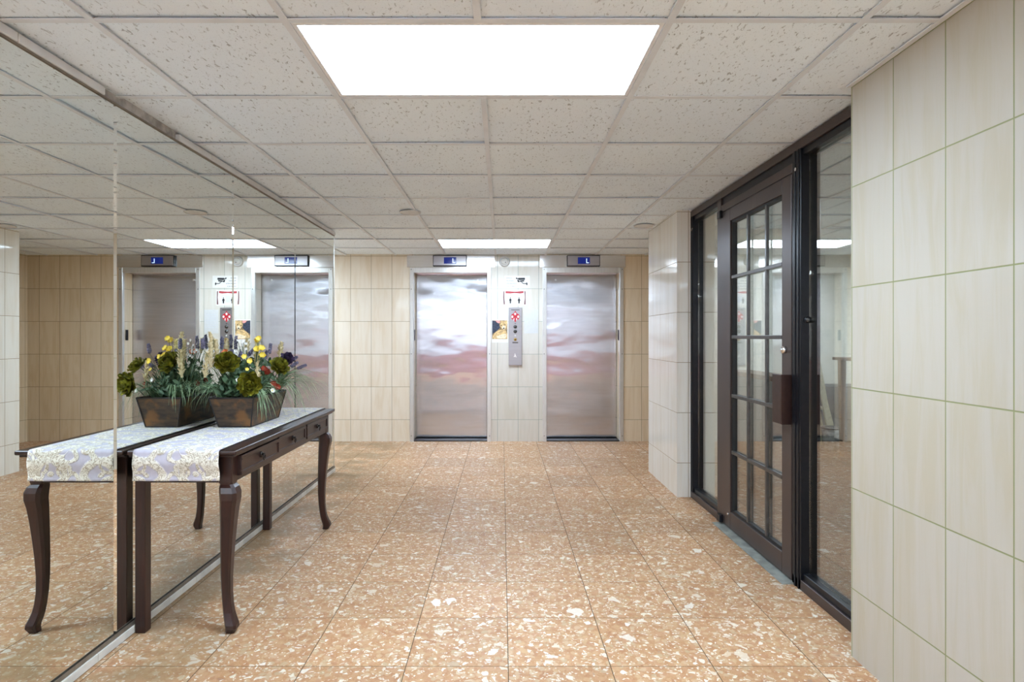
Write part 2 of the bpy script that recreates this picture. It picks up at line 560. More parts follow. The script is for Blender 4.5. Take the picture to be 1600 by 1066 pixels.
def poly_slab(bm, pts2, y, t, mi=0):
    """flat outline in the XZ plane, facing the camera, thickness t towards -Y"""
    fr = [bm.verts.new((p[0], y - t, p[1])) for p in pts2]
    bk = [bm.verts.new((p[0], y, p[1])) for p in pts2]
    n = len(pts2)
    f = [bm.faces.new(fr), bm.faces.new(list(reversed(bk)))]
    for i in range(n):
        f.append(bm.faces.new((fr[i], bk[i], bk[(i + 1) % n], fr[(i + 1) % n])))
    for x in f:
        x.material_index = mi
    return f


def ell(cx, cz, rx, rz, n=20, rot=0.0):
    o = []
    for i in range(n):
        a = 2 * PI * i / n
        x, z = rx * math.cos(a), rz * math.sin(a)
        o.append((cx + x * math.cos(rot) - z * math.sin(rot), cz + x * math.sin(rot) + z * math.cos(rot)))
    return o


def rect(x0, x1, z0, z1):
    return [(x0, z0), (x1, z0), (x1, z1), (x0, z1)]


WORLD = {}


def obj(name, bm, mats, parent=None, smooth=False, at_loc=None):
    if parent is not None:
        off = WORLD[parent.name]
    else:
        off = Vector(at_loc) if at_loc is not None else Vector((0, 0, 0))
    bmesh.ops.recalc_face_normals(bm, faces=bm.faces)
    bm.transform(Matrix.Translation(-off))
    me = bpy.data.meshes.new(name)
    bm.to_mesh(me)
    bm.free()
    for m in (mats if isinstance(mats, (list, tuple)) else [mats]):
        me.materials.append(m if not isinstance(m, str) else M[m])
    if smooth:
        for p in me.polygons:
            p.use_smooth = True
    o = bpy.data.objects.new(name, me)
    COL.objects.link(o)
    if parent is not None:
        o.parent = parent
    else:
        o.location = off
    WORLD[o.name] = off
    return o


def thing(name, label, cat, loc, group=None):
    o = bpy.data.objects.new(name, None)
    o.empty_display_size = 0.1
    COL.objects.link(o)
    o.location = loc
    o['label'] = label
    o['category'] = cat
    if group:
        o['group'] = group
    WORLD[o.name] = Vector(loc)
    return o


def tag(o, label, cat, group=None):
    o['label'] = label
    o['category'] = cat
    if group:
        o['group'] = group
    return o


def struct(name, bm, mats, **kw):
    o = obj(name, bm, mats, **kw)
    o['kind'] = 'structure'
    return o


def B():
    return bmesh.new()


def text_mesh(name, body, size, loc, mat, parent, align='LEFT', width=None):
    """lettering standing upright on the elevator wall, read from -Y"""
    cu = bpy.data.curves.new(name, 'FONT')
    cu.body = body
    cu.size = size
    cu.align_x = align
    cu.extrude = 0.0004
    tmp = bpy.data.objects.new(name, cu)
    me = bpy.data.meshes.new_from_object(tmp)
    bpy.data.objects.remove(tmp)
    bpy.data.curves.remove(cu)
    bm = B()
    bm.from_mesh(me)
    bpy.data.meshes.remove(me)
    bm.transform(Matrix.Rotation(PI / 2, 4, 'X'))
    if width:
        xs = [v.co.x for v in bm.verts]
        k = width / (max(xs) - min(xs))
        bm.transform(Matrix.Diagonal((k, 1, 1, 1)))
    bm.transform(Matrix.Translation(Vector(loc)))
    return obj(name, bm, mat, parent)


# ------------------------------------------------------------------ the room
YB = -6.2
YM = -0.75                # where the narrow part of the lobby begins
bm = B()
box(bm, -6.2, 6.2, YB - 0.3, 8.0, -0.12, 0.0)
struct('floor', bm, 'terrazzo')

WT = CEIL + 0.11             # walls run on above the hung ceiling
# elevator wall with the two shaft openings
EL = [(-1.080, -0.172), (0.540, 1.445)]        # opening in X
ZD = 2.066
bm = B()
YB2 = 7.60
for x0, x1, mi in ((-5.2, EL[0][0], 0), (EL[0][1], EL[1][0], 1), (EL[1][1], 2.70, 2)):
    box(bm, x0, x1, YF, YB2, 0, WT, mi=mi)
for x0, x1, mi in ((EL[0][0], EL[0][1], 1), (EL[1][0], EL[1][1], 1)):
    box(bm, x0, x1, YF, YB2, ZD, WT, mi=mi)
box(bm, -2.70, 2.70, 7.62, 7.70, 0, WT, mi=1)
struct('wall_far', bm, ['tile_far', 'tile_mid', 'tile_far2'])

bm = B()
box(bm, -2.65, -1.606, YM, 5.664, 0, WT)
box(bm, -6.0, -2.65, YM, YM + 0.2, 0, WT)
box(bm, -6.2, -6.0, YB, YM + 0.2, 0, WT)
struct('wall_left', bm, 'plaster')
bm = B()
box(bm, -5.2, -5.0, 5.5, YF, 0, WT)
box(bm, -5.0, -2.65, 5.5, 5.664, 0, WT)
struct('wall_left_alcove', bm, 'tile_far')
bm = B()
box(bm, XR, 2.3, YM, 2.384, 0, WT)
box(bm, 2.3, 6.0, YM, YM + 0.2, 0, WT)
box(bm, 6.0, 6.2, YB, YM + 0.2, 0, WT)
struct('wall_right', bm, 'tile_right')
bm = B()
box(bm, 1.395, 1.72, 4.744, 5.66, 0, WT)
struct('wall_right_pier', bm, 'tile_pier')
bm = B()
box(bm, 1.72, 2.606, 5.60, 5.66, 0, WT)
box(bm, 2.606, 2.70, 5.60, YF, 0, WT)
struct('wall_right_alcove', bm, 'tile_far2')
bm = B()
box(bm, 1.721, 2.70, 5.56, 5.599, 0, WT)
struct('wall_office_partition', bm, 'white_wall')
bm = B()
box(bm, 1.61, 5.0, 0.6, 5.559, 0.0, 0.004)
box(bm, 2.701, 5.0, 5.559, 7.62, 0.0, 0.004)
M['carpet'] = plain('dark brown carpet', (0.065, 0.048, 0.040), 0.95, var=0.3, scale=60)
struct('floor_office', bm, 'carpet')
bm = B()
box(bm, 5.0, 5.2, 0.6, 8.0, 0, WT)
box(bm, 2.3, 5.0, 0.4, 0.6, 0, WT)
box(bm, 2.70, 5.0, 7.62, 7.8, 0, WT)
struct('wall_office', bm, 'white_wall')

# unseen rear wall; red dado and wide window added for light and door reflections
bm = B()
ZW0, ZW1 = 0.80, 2.16
box(bm, -6.2, 6.2, YB - 0.2, YB, 0, ZW0, mi=1)
box(bm, -6.2, 6.2, YB - 0.2, YB, ZW1, WT)
box(bm, -6.2, -5.4, YB - 0.2, YB, ZW0, ZW1)
box(bm, 5.4, 6.2, YB - 0.2, YB, ZW0, ZW1)
struct('wall_rear', bm, ['white_wall', 'added_dado'])
bm = B()
for k in range(10):
    x = -5.4 + k * 10.76 / 9
    box(bm, x, x + 0.04, YB - 0.12, YB - 0.06, ZW0, ZW1)
box(bm, -5.4, 5.4, YB - 0.12, YB - 0.06, ZW0, ZW0 + 0.04)
box(bm, -5.4, 5.4, YB - 0.12, YB - 0.06, ZW1 - 0.04, ZW1)
struct('window_added', bm, 'alu')  # unseen window, added to bring in daylight and reflect in the doors

# ------------------------------------------------------------------ ceiling
GX0, GS = -0.076, 0.610
GY0, GT = 1.885, 0.604
XI = range(-11, 11)
YI = range(-14, 9)
LIGHTS = [(-1, 0), (-1, 7), (-1, -7), (-7, -9), (5, -9), (-4, -9), (2, -9), (-1, -11), (-4, -12), (2, -12), (-6, 7), (5, 3)]  # visible pair first, then unseen panels added to brighten the room
SINGLE = [(7, 6), (7, 4)]
rng = random.Random(5)
bm = B()
for i in XI:
    for j in YI:
        if any(i in (a, a + 1) and j == b for a, b in LIGHTS) or (i, j) in SINGLE:
            continue
        x0, x1 = GX0 + i * GS + 0.005, GX0 + (i + 1) * GS - 0.005
        y0, y1 = GY0 + j * GT + 0.005, GY0 + (j + 1) * GT - 0.005
        if j >= -3:
            lim = -5.0 if j >= 6 else -2.66
            x0 = max(x0, lim)
            if x1 < lim + 0.06 or x0 > 5.0:
                continue
        if x1 < -6 or x0 > 6 or y1 < YB:
            continue
        if y0 > YF - 0.03:
            continue
        y1 = min(y1, 7.75) if x0 > 2.7 else min(y1, YF)
        lift = abs(rng.gauss(0, 1)) * 0.003 + 0.0045
        tx, ty = rng.gauss(0, 0.0045), rng.gauss(0, 0.0045)
        vs = box(bm, x0, x1, y0, y1, CEIL, CEIL + 0.014)
        for v in vs:
            u, w = (v.co.x - x0) / (x1 - x0) - .5, (v.co.y - y0) / (y1 - y0) - .5
            v.co.z += lift + max(-0.0035, u * tx + w * ty) + 0.003
struct('ceiling', bm, 'ceil')
bm = B()
for i in XI:
    x = GX0 + i * GS
    for j in YI:
        y0, y1 = max(YB, GY0 + j * GT), min(YF - 0.001, GY0 + (j + 1) * GT)
        if y1 <= y0 or (j >= -3 and not (-5.0 if j >= 6 else -2.65) < x < 5) or not -6 < x < 6:
            continue
        if any(i == a_ + 1 and j == b_ for a_, b_ in LIGHTS):
            continue
        box(bm, x - 0.012, x + 0.012, y0, y1, CEIL + 0.000, CEIL + 0.004)
        box(bm, x - 0.004, x + 0.004, y0, y1, CEIL + 0.004, CEIL + 0.03)
for j in YI:
    y = GY0 + j * GT
    if YB < y < YF - 0.02:
        xa = ((-5.0 if j >= 7 else -2.65), 5.0) if j >= -3 else (-6.0, 6.0)
        box(bm, xa[0], xa[1], y - 0.012, y + 0.012, CEIL + 0.0005, CEIL + 0.0038)
# wall angles round the room
box(bm, XR - 0.02, XR, YM, 2.384, CEIL - 0.001, CEIL + 0.004)
struct('trim_1', bm, 'grid')
bm = B()
box(bm, -6.2, 6.2, YB - 0.2, 8.0, CEIL + 0.12, CEIL + 0.14)
struct('ceiling_slab', bm, 'void')


def ceiling_light(i, j, label, wide=2, lamp='lamp'):
    x0, x1 = GX0 + i * GS + 0.013, GX0 + (i + wide) * GS - 0.013
    y0, y1 = GY0 + j * GT + 0.013, GY0 + (j + 1) * GT - 0.013
    t = thing('ceiling_light', label, 'ceiling light', ((x0 + x1) / 2, (y0 + y1) / 2, CEIL), 'ceiling light panels')
    fw = 0.016
    bm = B()
    for a in ((x0, x1, y0, y0 + fw), (x0, x1, y1 - fw, y1), (x0, x0 + fw, y0 + fw, y1 - fw), (x1 - fw, x1, y0 + fw, y1 - fw)):
        box(bm, *a, CEIL + 0.001, CEIL + 0.02, 0.001, 1)
    box(bm, x0, x1, y0, y1, CEIL + 0.022, CEIL + 0.05)
    obj('frame', bm, 'enamel', t)
    bm = B()
    box(bm, x0 + fw, x1 - fw, y0 + fw, y1 - fw, CEIL + 0.006, CEIL + 0.012)
    obj('diffuser', bm, lamp, t)
    return t


ceiling_light(-1, 0, 'large lit white ceiling light panel nearest the camera, at the top of the photo')
ceiling_light(-1, 7, 'lit white ceiling light panel farther back, in front of the elevator wall', 2, 'lamp_far')
ceiling_light(-1, -7, 'added unseen ceiling light panel behind the camera, straight behind the nearest panel')  # unseen panel added as extra light from behind the camera
BL = 'added unseen ceiling light panel in the rear lobby behind the camera, '  # rear panels are invented, added for more bounced light in the lobby
for i, j, where in ((-7, -9, 'far left of the front row'), (-4, -9, 'second from left in the front row'), (2, -9, 'second from right in the front row'),
                    (5, -9, 'far right of the front row'), (-1, -11, 'in the middle'), (-4, -12, 'left by the window'), (2, -12, 'right by the window')):
    ceiling_light(i, j, BL.replace(' in the rear lobby', '') + where)
ceiling_light(-6, 7, 'added ceiling light panel in the side corridor hidden behind the mirror wall')  # hidden panel added to brighten the elevator wall
ceiling_light(7, 6, 'added unseen square ceiling light panel at the back of the room behind the glass screen', 1)  # office panels added out of view to brighten the room behind the glass
ceiling_light(7, 4, 'added unseen square ceiling light panel in the middle of the room behind the glass screen', 1)
ceiling_light(5, 3, 'added ceiling light panel in the room behind the glass screen, out of view')


def ceiling_cover(px, py, r, label):
    p = at(px, py, 931.0 / (VY - py))
    t = thing('ceiling_cover', label, 'ceiling cover', (p.x, p.y, CEIL), 'round covers on the ceiling')
    bm = B()
    torus(bm, (p.x, p.y, CEIL - 0.002), (0, 0, 1), r, 0.005, 36, 8)
    obj('rim', bm, 'cover', t, True)
    bm = B()
    cyl(bm, (p.x, p.y, CEIL), (0, 0, 1), r, 0.004, 36)
    obj('plate', bm, 'cover', t)


ceiling_cover(1006, 353, 0.083, 'small round flush cover plate on the ceiling beside the tiled pier')
ceiling_cover(641, 332, 0.08, 'small round flush cover plate on the ceiling left of the far light panel')

# ------------------------------------------------------------------ mirror wall
SEAMS = [-0.75, 0.32, 1.39, 2.457, 3.533, 4.594, 5.664]
ZM0, ZM1 = 0.046, 2.232
MLAB = {3: 'mirror panel at the left photo edge, before the near end of the console table',
        4: 'mirror panel behind the near half of the console table',
        5: 'mirror panel behind the far end of the console table',
        6: 'last mirror panel of the mirror wall, nearest the elevators'}
for k in range(1, len(SEAMS)):
    y0, y1 = SEAMS[k - 1] + 0.0015, SEAMS[k] - 0.0015
    lab = MLAB.get(k, 'mirror panel of the left wall out of frame, behind the camera')
    bm = B()
    bw, bd = 0.009, 0.0102
    # face with a narrow polished bevel on the two upright edges
    ys = [y0, y0 + bw, y1 - bw, y1]
    xs = [XM - bd, XM, XM, XM - bd]
    vt = []
    for z in (ZM0, ZM1):
        vt.append([bm.verts.new((x, y, z)) for x, y in zip(xs, ys)] + [bm.verts.new((XM - 0.0115, y1, z)), bm.verts.new((XM - 0.0115, y0, z))])
    n = 6
    for i in range(n):
        bm.faces.new((vt[0][i], vt[0][(i + 1) % n], vt[1][(i + 1) % n], vt[1][i]))
    bm.faces.new(vt[0])
    bm.faces.new(list(reversed(vt[1])))
    o = obj('mirror_panel', bm, 'mirror', at_loc=(XM, (y0 + y1) / 2, ZM0))
    tag(o, lab, 'mirror', 'mirror panels on the left wall')

# white ceramic skirting with joints every 25 cm, dark channel above it
bm = B()
yy = 2.334 - 0.25 * 12
while yy < 5.664:
    a, b_ = max(yy + 0.0012, YM), min(yy + 0.25 - 0.0012, 5.664)
    if b_ > a:
        box(bm, -1.606, -1.580, a, b_, 0.002, 0.034, 0.0015, 1)
    yy += 0.25
M['skirting'] = plain('off white ceramic skirting', (0.66, 0.63, 0.56), 0.3, var=0.15, scale=9)
struct('baseboard_left', bm, 'skirting')
bm = B()
box(bm, -1.606, -1.5855, YM, 5.664, 0.0345, 0.040)
box(bm, -1.588, -1.5855, YM, 5.664, 0.040, 0.052)
M['channel'] = plain('dull bronze mirror channel', (0.24, 0.20, 0.16), 0.4, 0.5)
struct('trim_2', bm, 'channel')
bm = B()
box(bm, -1.606, -1.588, YM, 5.664, ZM1 + 0.001, ZM1 + 0.007)
struct('trim_3', bm, 'channel')
# pale moulding above the mirrors, one piece missing
bm = B()
for a, b_ in ((YM, 1.95), (1.953, 2.378), (2.93, 3.25), (3.253, 3.72), (3.723, 4.2), (4.203, 5.664)):
    box(bm, -1.606, -1.582, a, b_, ZM1 + 0.008, CEIL - 0.002, 0.002, 1)
M['moulding'] = plain('pale grey moulding', (0.66, 0.66, 0.66), 0.5, var=0.08, scale=6)
struct('trim_4', bm, 'moulding')
bm = B()
box(bm, -1.606, -1.600, 5.664, 5.668, 0.04, ZM1)
box(bm, -1.600, -1.592, 5.6645, 5.668, 0.04, ZM1)
struct('trim_5', bm, 'alu')

# ------------------------------------------------------------------ glazed screen on the right
XF = 1.503                # outer face of the frame
XG = 1.548                # glass plane
YN, YFAR = 2.384, 4.744   # near and far end of the screen
D0, D1 = 3.088, 4.080     # door leaf along Y
bm = B()
ft = 0.10                 # frame depth
b1 = 0.002
# head, sill, jambs, mullions
box(bm, XF, XF + ft, YN, YFAR, 2.226, CEIL, b1, 1)
box(bm, XF, XF + ft, D1 + 0.075, YFAR, 0.0, 0.052, b1, 1)
box(bm, XF, XF + ft, YN, D0 - 0.004, 0.0, 0.052, b1, 1)
box(bm, XF, XF + ft, D1 + 0.004, D1 + 0.075, 0.0, 2.226, b1, 1)
box(bm, XF, XF + 0.045, D0 - 0.004, D1 + 0.004, 2.126, 2.174, b1, 1)
struct('trim_6', bm, 'bronze')
bm = B()
box(bm, XF, XF + ft, YFAR - 0.055, YFAR, 0.052, 2.226, b1, 1)           # far jamb
box(bm, XF, XF + ft, D0 - 0.092, D0 - 0.004, 0.0, 2.226, b1, 1)          # near mullion
box(bm, XF + 0.012, XF + ft, D0 - 0.004, D1 + 0.004, 2.174, 2.226, b1, 1)  # dark transom recess
box(bm, XF + 0.012, XF + 0.085, YN, D0 - 0.092, 0.052, 0.085, b1, 1)     # glazing stops
box(bm, XF + 0.012, XF + 0.085, D1 + 0.075, YFAR - 0.055, 0.052, 0.085, b1, 1)
box(bm, XF + 0.012, XF + 0.085, YN, D0 - 0.092, 2.192, 2.226, b1, 1)
box(bm, XF + 0.012, XF + 0.085, D1 + 0.075, YFAR - 0.055, 2.192, 2.226, b1, 1)
# fine ribs of the black profiles
for y in (D0 - 0.070, D0 - 0.035):
    box(bm, XF - 0.004, XF + 0.002, y - 0.006, y + 0.006, 0.0, 2.226, 0.001, 1)
box(bm, XF - 0.004, XF + 0.002, YFAR - 0.034, YFAR - 0.022, 0.052, 2.226, 0.001, 1)
struct('trim_7', bm, 'black')
bm = B()
box(bm, XG - 0.003, XG + 0.003, YN + 0.002, D0 - 0.093, 0.086, 2.191)
struct('window_2', bm, 'glass')
bm = B()
box(bm, XG - 0.003, XG + 0.003, D1 + 0.076, YFAR - 0.056, 0.086, 2.191)
struct('window_3', bm, 'glass')
bm = B()
for p in ((XF - 0.004, YFAR - 0.028, 2.12), (XF - 0.004, D0 - 0.05, 2.13)):
    cyl(bm, p, (1, 0, 0), 0.009, 0.006, 16)
for y in (YFAR - 0.012, YFAR - 0.046):
    cyl(bm, (XF, y, 2.13), (1, 0, 0), 0.008, 0.006, 14)
struct('trim_8', bm, 'chrome')
bm = B()
v = box(bm, XF - 0.060, XF + 0.09, D0 - 0.02, D1 + 0.01, 0.0005, 0.014)
for w in v:
    if w.co.x < XF and w.co.z > 0.005:
        w.co.z = 0.004
struct('trim_9', bm, 'threshold')

# the door leaf
door = bpy.data.objects.new('door_1', None)
COL.objects.link(door)
door.location = (XF, D1, 0)
door['kind'] = 'structure'
WORLD['door_1'] = Vector((XF, D1, 0))
zb, zt = 0.015, 2.121
gz0, gz1 = 0.125, 2.040
gy0, gy1 = 3.192, 3.915
XD = XF + 0.042
bm = B()
box(bm, XF - 0.003, XD, gy1, D1, zb, zt, 0.002, 1)
obj('hinge_stile', bm, 'bronze', door)
bm = B()
box(bm, XF - 0.003, XD, D0, gy0, zb, zt, 0.002, 1)
obj('lock_stile', bm, 'bronze', door)
bm = B()
box(bm, XF - 0.003, XD, gy0, gy1, gz1, zt, 0.002, 1)
obj('top_rail', bm, 'bronze', door)
bm = B()
box(bm, XF - 0.003, XD, gy0, gy1, zb, gz0, 0.002, 1)
obj('bottom_rail', bm, 'bronze', door)
bm = B()
gs = 0.016
for a in ((gy0, gy0 + gs, gz0, gz1), (gy1 - gs, gy1, gz0, gz1), (gy0 + gs, gy1 - gs, gz0, gz0 + gs), (gy0 + gs, gy1 - gs, gz1 - gs, gz1)):
    box(bm, XF + 0.008, XD - 0.004, *a)
obj('glazing_gasket', bm, 'rubber', door)
bm = B()
box(bm, XF + 0.022, XF + 0.028, gy0 + 0.004, gy1 - 0.004, gz0 + 0.004, gz1 - 0.004)
obj('door_glass', bm, 'glass', door)
for y in (3.404, 3.660):
    bm = B()
    box(bm, XF + 0.004, XF + 0.021, y - 0.011, y + 0.011, gz0 + 0.012, gz1 - 0.012, 0.003, 2)
    obj('upright_muntin', bm, 'gunmetal', door)
for z in (0.52, 0.89, 1.274, 1.667):
    bm = B()
    box(bm, XF + 0.001, XF + 0.021, gy0 + 0.01, gy1 - 0.01, z - 0.011, z + 0.011, 0.003, 2)
    obj('cross_muntin', bm, 'gunmetal', door)
bm = B()
box(bm, XF - 0.058, XF - 0.050, 3.085, 3.185, 0.822, 1.080, 0.003, 2)
box(bm, XF - 0.058, XF - 0.003, 3.079, 3.087, 0.822, 1.080, 0.002, 1)
box(bm, XF - 0.052, XF - 0.003, 3.12, 3.16, 0.86, 0.90)
box(bm, XF - 0.052, XF - 0.003, 3.12, 3.16, 1.00, 1.04)
M['pull'] = plain('dark brown pull plate', (0.045, 0.022, 0.018), 0.3, 0.5)
obj('pull_handle', bm, 'pull', door)
bm = B()
cyl(bm, (XF - 0.012, 3.150, 1.207), (1, 0, 0), 0.019, 0.022, 28)
cyl(bm, (XF - 0.025, 3.150, 1.207), (1, 0, 0), 0.011, 0.006, 20)
obj('lock_cylinder', bm, 'chrome', door, True)
bm = B()
box(bm, XF - 0.022, XF - 0.002, D1 - 0.03, D1 + 0.025, 2.085, 2.135, 0.004, 2)
obj('top_pivot', bm, 'black', door)
bm = B()
box(bm, XF - 0.024, XF - 0.002, D1 - 0.035, D1 + 0.025, 0.016, 0.066, 0.004, 2)
obj('bottom_pivot', bm, 'black', door)
bm = B()
cyl(bm, (XF - 0.004, 3.955, 0.10), (1, 0, 0), 0.008, 0.004, 16)
obj('door_screw', bm, 'chrome', door)
bm = B()
t = thing('release_button', 'small round black button on the dark mullion right of the glass door', 'button', (1.536, D0 - 0.092, 1.361))
cyl(bm, (1.536, D0 - 0.096, 1.361), (0, 1, 0), 0.017, 0.008, 24)
obj('button_base', bm, 'black', t, True)
bm = B()
cyl(bm, (1.536, D0 - 0.102, 1.361), (0, 1, 0), 0.010, 0.005, 20)
obj('button_cap', bm, 'gunmetal', t, True)

# ------------------------------------------------------------------ elevators
def elevator(k, label, seed):
    x0, x1 = EL[k]
    t = thing('elevator', label, 'elevator', ((x0 + x1) / 2, YF, 0), 'elevators')
    fw, fp = 0.042, 0.014
    bm = B()
    box(bm, x0 - fw, x0 + 0.006, YF - fp, YF + 0.03, 0, ZD + 0.058, 0.003, 1)
    box(bm, x1 - 0.006, x1 + fw, YF - fp, YF + 0.03, 0, ZD + 0.058, 0.003, 1)
    box(bm, x0 + 0.006, x1 - 0.006, YF - fp, YF + 0.03, ZD - 0.006, ZD + 0.058, 0.003, 1)
    fr = obj('door_frame', bm, 'alu', t)
    for x in (x0 - fw * 0.55, x1 + fw * 0.55):
        for z in (0.07, 1.07, 1.86, 2.10):
            bm = B()
            cyl(bm, (x, YF - fp - 0.001, z), (0, 1, 0), 0.0055, 0.004, 10)
            obj('frame_screw', bm, 'gunmetal', fr)
    # buckled door skin
    yd = 7.475
    nx, nz = 50, 220
    bm = B()
    g = []
    for j in range(nz + 1):
        row = []
        for i in range(nx + 1):
            x = x0 + (x1 - x0) * i / nx
            z = 0.018 + (ZD + 0.01 - 0.018) * j / nz
            p = Vector((x * 1.5 + seed * 7.3, seed * 3.1, z * 4.6))
            q = Vector((x * 4.2 + seed * 5.1, 9.7 + seed, z * 10.0))
            d = 0.0026 * mnoise.noise(p) + 0.0008 * mnoise.noise(q) + 0.00018 * mnoise.noise(Vector((x * 7 + seed, seed * 2.2, z * 24.0))) - 0.0011 * abs(mnoise.noise(Vector((x * 2.6 + seed * 3.3, seed, z * 6.0))))
            row.append(bm.verts.new((x, yd - d, z)))
        g.append(row)
    for j in range(nz):
        for i in range(nx):
            bm.faces.new((g[j][i], g[j][i + 1], g[j + 1][i + 1], g[j + 1][i]))
    # back and sides of the panel
    bk = [bm.verts.new((x, yd + 0.035, z)) for x, z in ((x0, 0.018), (x1, 0.018), (x1, ZD + 0.01), (x0, ZD + 0.01))]
    bm.faces.new(bk)
    bm.faces.new([g[0][i] for i in range(nx, -1, -1)] + [bk[0], bk[1]])
    bm.faces.new([g[nz][i] for i in range(nx + 1)] + [bk[2], bk[3]])
    bm.faces.new([g[j][0] for j in range(nz + 1)] + [bk[3], bk[0]])
    bm.faces.new([g[j][nx] for j in range(nz, -1, -1)] + [bk[1], bk[2]])
    d = obj('door_panel', bm, 'steel', t, True)
    hx = x1 - 0.13 if k == 0 else x0 + 0.135
    bm = B()
    cyl(bm, (hx, yd - 0.004, ZD - 0.075), (0, 1, 0), 0.014, 0.006, 20)
    cyl(bm, (hx, yd - 0.008, ZD - 0.075), (0, 1, 0), 0.006, 0.006, 12)
    obj('keyhole', bm, 'chrome', d)
    bm = B()
    box(bm, x0, x1, YF - 0.002, yd + 0.03, 0.0005, 0.012)
    obj('sill', bm, 'black', t)
    # key plate in the jamb
    xp = x0 + 0.0065 if k == 0 else x1 - 0.0065
    bm = B()
    box(bm, xp - 0.003, xp + 0.003, YF + 0.05, YF + 0.10, 1.235, 1.365, 0.001, 1)
    obj('jamb_plate', bm, 'black', t)
    # head plate
    bm = B()
    hx0, hx1 = (-1.157, -0.086) if k == 0 else (0.465, 1.509)
    n = 24
    ya = []
    for i in range(n + 1):
        x = hx0 + (hx1 - hx0) * i / n
        wv = 0.0035 * mnoise.noise(Vector((x * 4.5 + seed, 2.2, seed)))
        ya.append((x, YF - 0.010 - wv))
    lo, hi = 2.128, CEIL - 0.0015
    rows = [[bm.verts.new((x, y, z)) for x, y in ya] for z in (lo, hi)]
    bkr = [[bm.verts.new((x, YF, z)) for x, y in ya] for z in (lo, hi)]
    for i in range(n):
        bm.faces.new((rows[0][i], rows[0][i + 1], rows[1][i + 1], rows[1][i]))
        bm.faces.new((rows[1][i], rows[1][i + 1], bkr[1][i + 1], bkr[1][i]))
        bm.faces.new((bkr[0][i], bkr[0][i + 1], rows[0][i + 1], rows[0][i]))
        bm.faces.new((bkr[0][i + 1], bkr[0][i], bkr[1][i], bkr[1][i + 1]))
    bm.faces.new((rows[0][0], rows[1][0], bkr[1][0], bkr[0][0]))
    bm.faces.new((rows[0][n], bkr[0][n], bkr[1][n], rows[1][n]))
    obj('head_plate', bm, 'steel_plate', t, False)
    return t


elevator(0, 'left elevator with wavy stainless steel door, nearer the mirror wall', 1)
elevator(1, 'right elevator with dented stainless steel door, beside the tiled pier', 2)


def indicator(x0, x1, z0, z1, label):
    y = YF - 0.0135
    t = thing('floor_indicator', label, 'floor indicator', ((x0 + x1) / 2, y, (z0 + z1) / 2), 'floor indicators above the elevators')
    bm = B()
    box(bm, x0, x1, y - 0.030, y, z0, z1, 0.003, 1)
    obj('housing', bm, 'black', t)
    bm = B()
    box(bm, x0 + 0.008, x1 - 0.008, y - 0.033, y - 0.029, z0 + 0.010, z1 - 0.008, 0.001, 1)
    obj('faceplate', bm, 'steel_dull', t)
    w = x1 - x0
    sx0, sx1 = x0 + w * 0.325, x0 + w * 0.69
    sz0, sz1 = z0 + 0.030, z1 - 0.026
    bm = B()
    box(bm, sx0, sx1, y - 0.035, y - 0.032, sz0, sz1)
    s = obj('display', bm, 'screen', t)
    text_mesh('letter', 'L', 0.080, (sx0 + (sx1 - sx0) * 0.66, y - 0.0354, sz0 + 0.010), 'glyph', s)


indicator(-0.836, -0.425, 2.136, CEIL - 0.004, 'steel floor indicator with blue display reading L above the left elevator')
indicator(0.793, 1.194, 2.134, CEIL - 0.004, 'steel floor indicator with blue display reading L above the right elevator')

# ------------------------------------------------------------------ things on the wall between the elevators
K = YF / F


def wx(px):
    return (px - VX) * K


def wz(py):
    return CAM_H - (py - VY) * K


t = thing('fire_alarm', 'round ivory alarm sounder on the wall between the elevators, just under the ceiling', 'alarm', (wx(788.3), YF, wz(408.8)))
c = Vector((wx(788.3), YF, wz(408.8)))
bm = B()
cyl(bm, c + Vector((0, -0.012, 0)), (0, -1, 0), 0.066, 0.024, 36, 0.060)
obj('base', bm, 'white_plastic', t, True)
bm = B()
torus(bm, c + Vector((0, -0.024, 0)), (0, 1, 0), 0.050, 0.007, 36, 10)
obj('rim', bm, 'moulding', t, True)
bm = B()
cyl(bm, c + Vector((0, -0.027, 0)), (0, -1, 0), 0.044, 0.010, 32, 0.036)
obj('dome', bm, 'white_plastic', t, True)
bm = B()
cyl(bm, c + Vector((0.012, -0.033, -0.014)), (0, -1, 0), 0.006, 0.005, 14)
obj('lens', bm, 'gunmetal', t)

# surveillance sign
x0, x1, z0, z1 = wx(788.5), wx(828), wz(450), wz(431)
t = thing('surveillance_sign', 'white sign with a black camera picture, below the round alarm', 'sign', ((x0 + x1) / 2, YF, z0))
bm = B()
box(bm, x0, x1, YF - 0.004, YF, z0, z1, 0.001, 1)
obj('plate', bm, 'paper', t)
for k, (s, w) in enumerate((('EDIFICIO', 0.066), ('PROTEGIDO', 0.087), ('POR VIGILANCIA', 0.122), ('ELECTRONICA', 0.108))):
    text_mesh('lettering', s, 0.021, (x0 + 0.022, YF - 0.0045, z1 - 0.036 - k * 0.0335), 'ink_soft', t, width=w)
u = 60 / 1163.0


def sg(x, y):
    return (wx(780 + x * u), wz(425 + y * u))


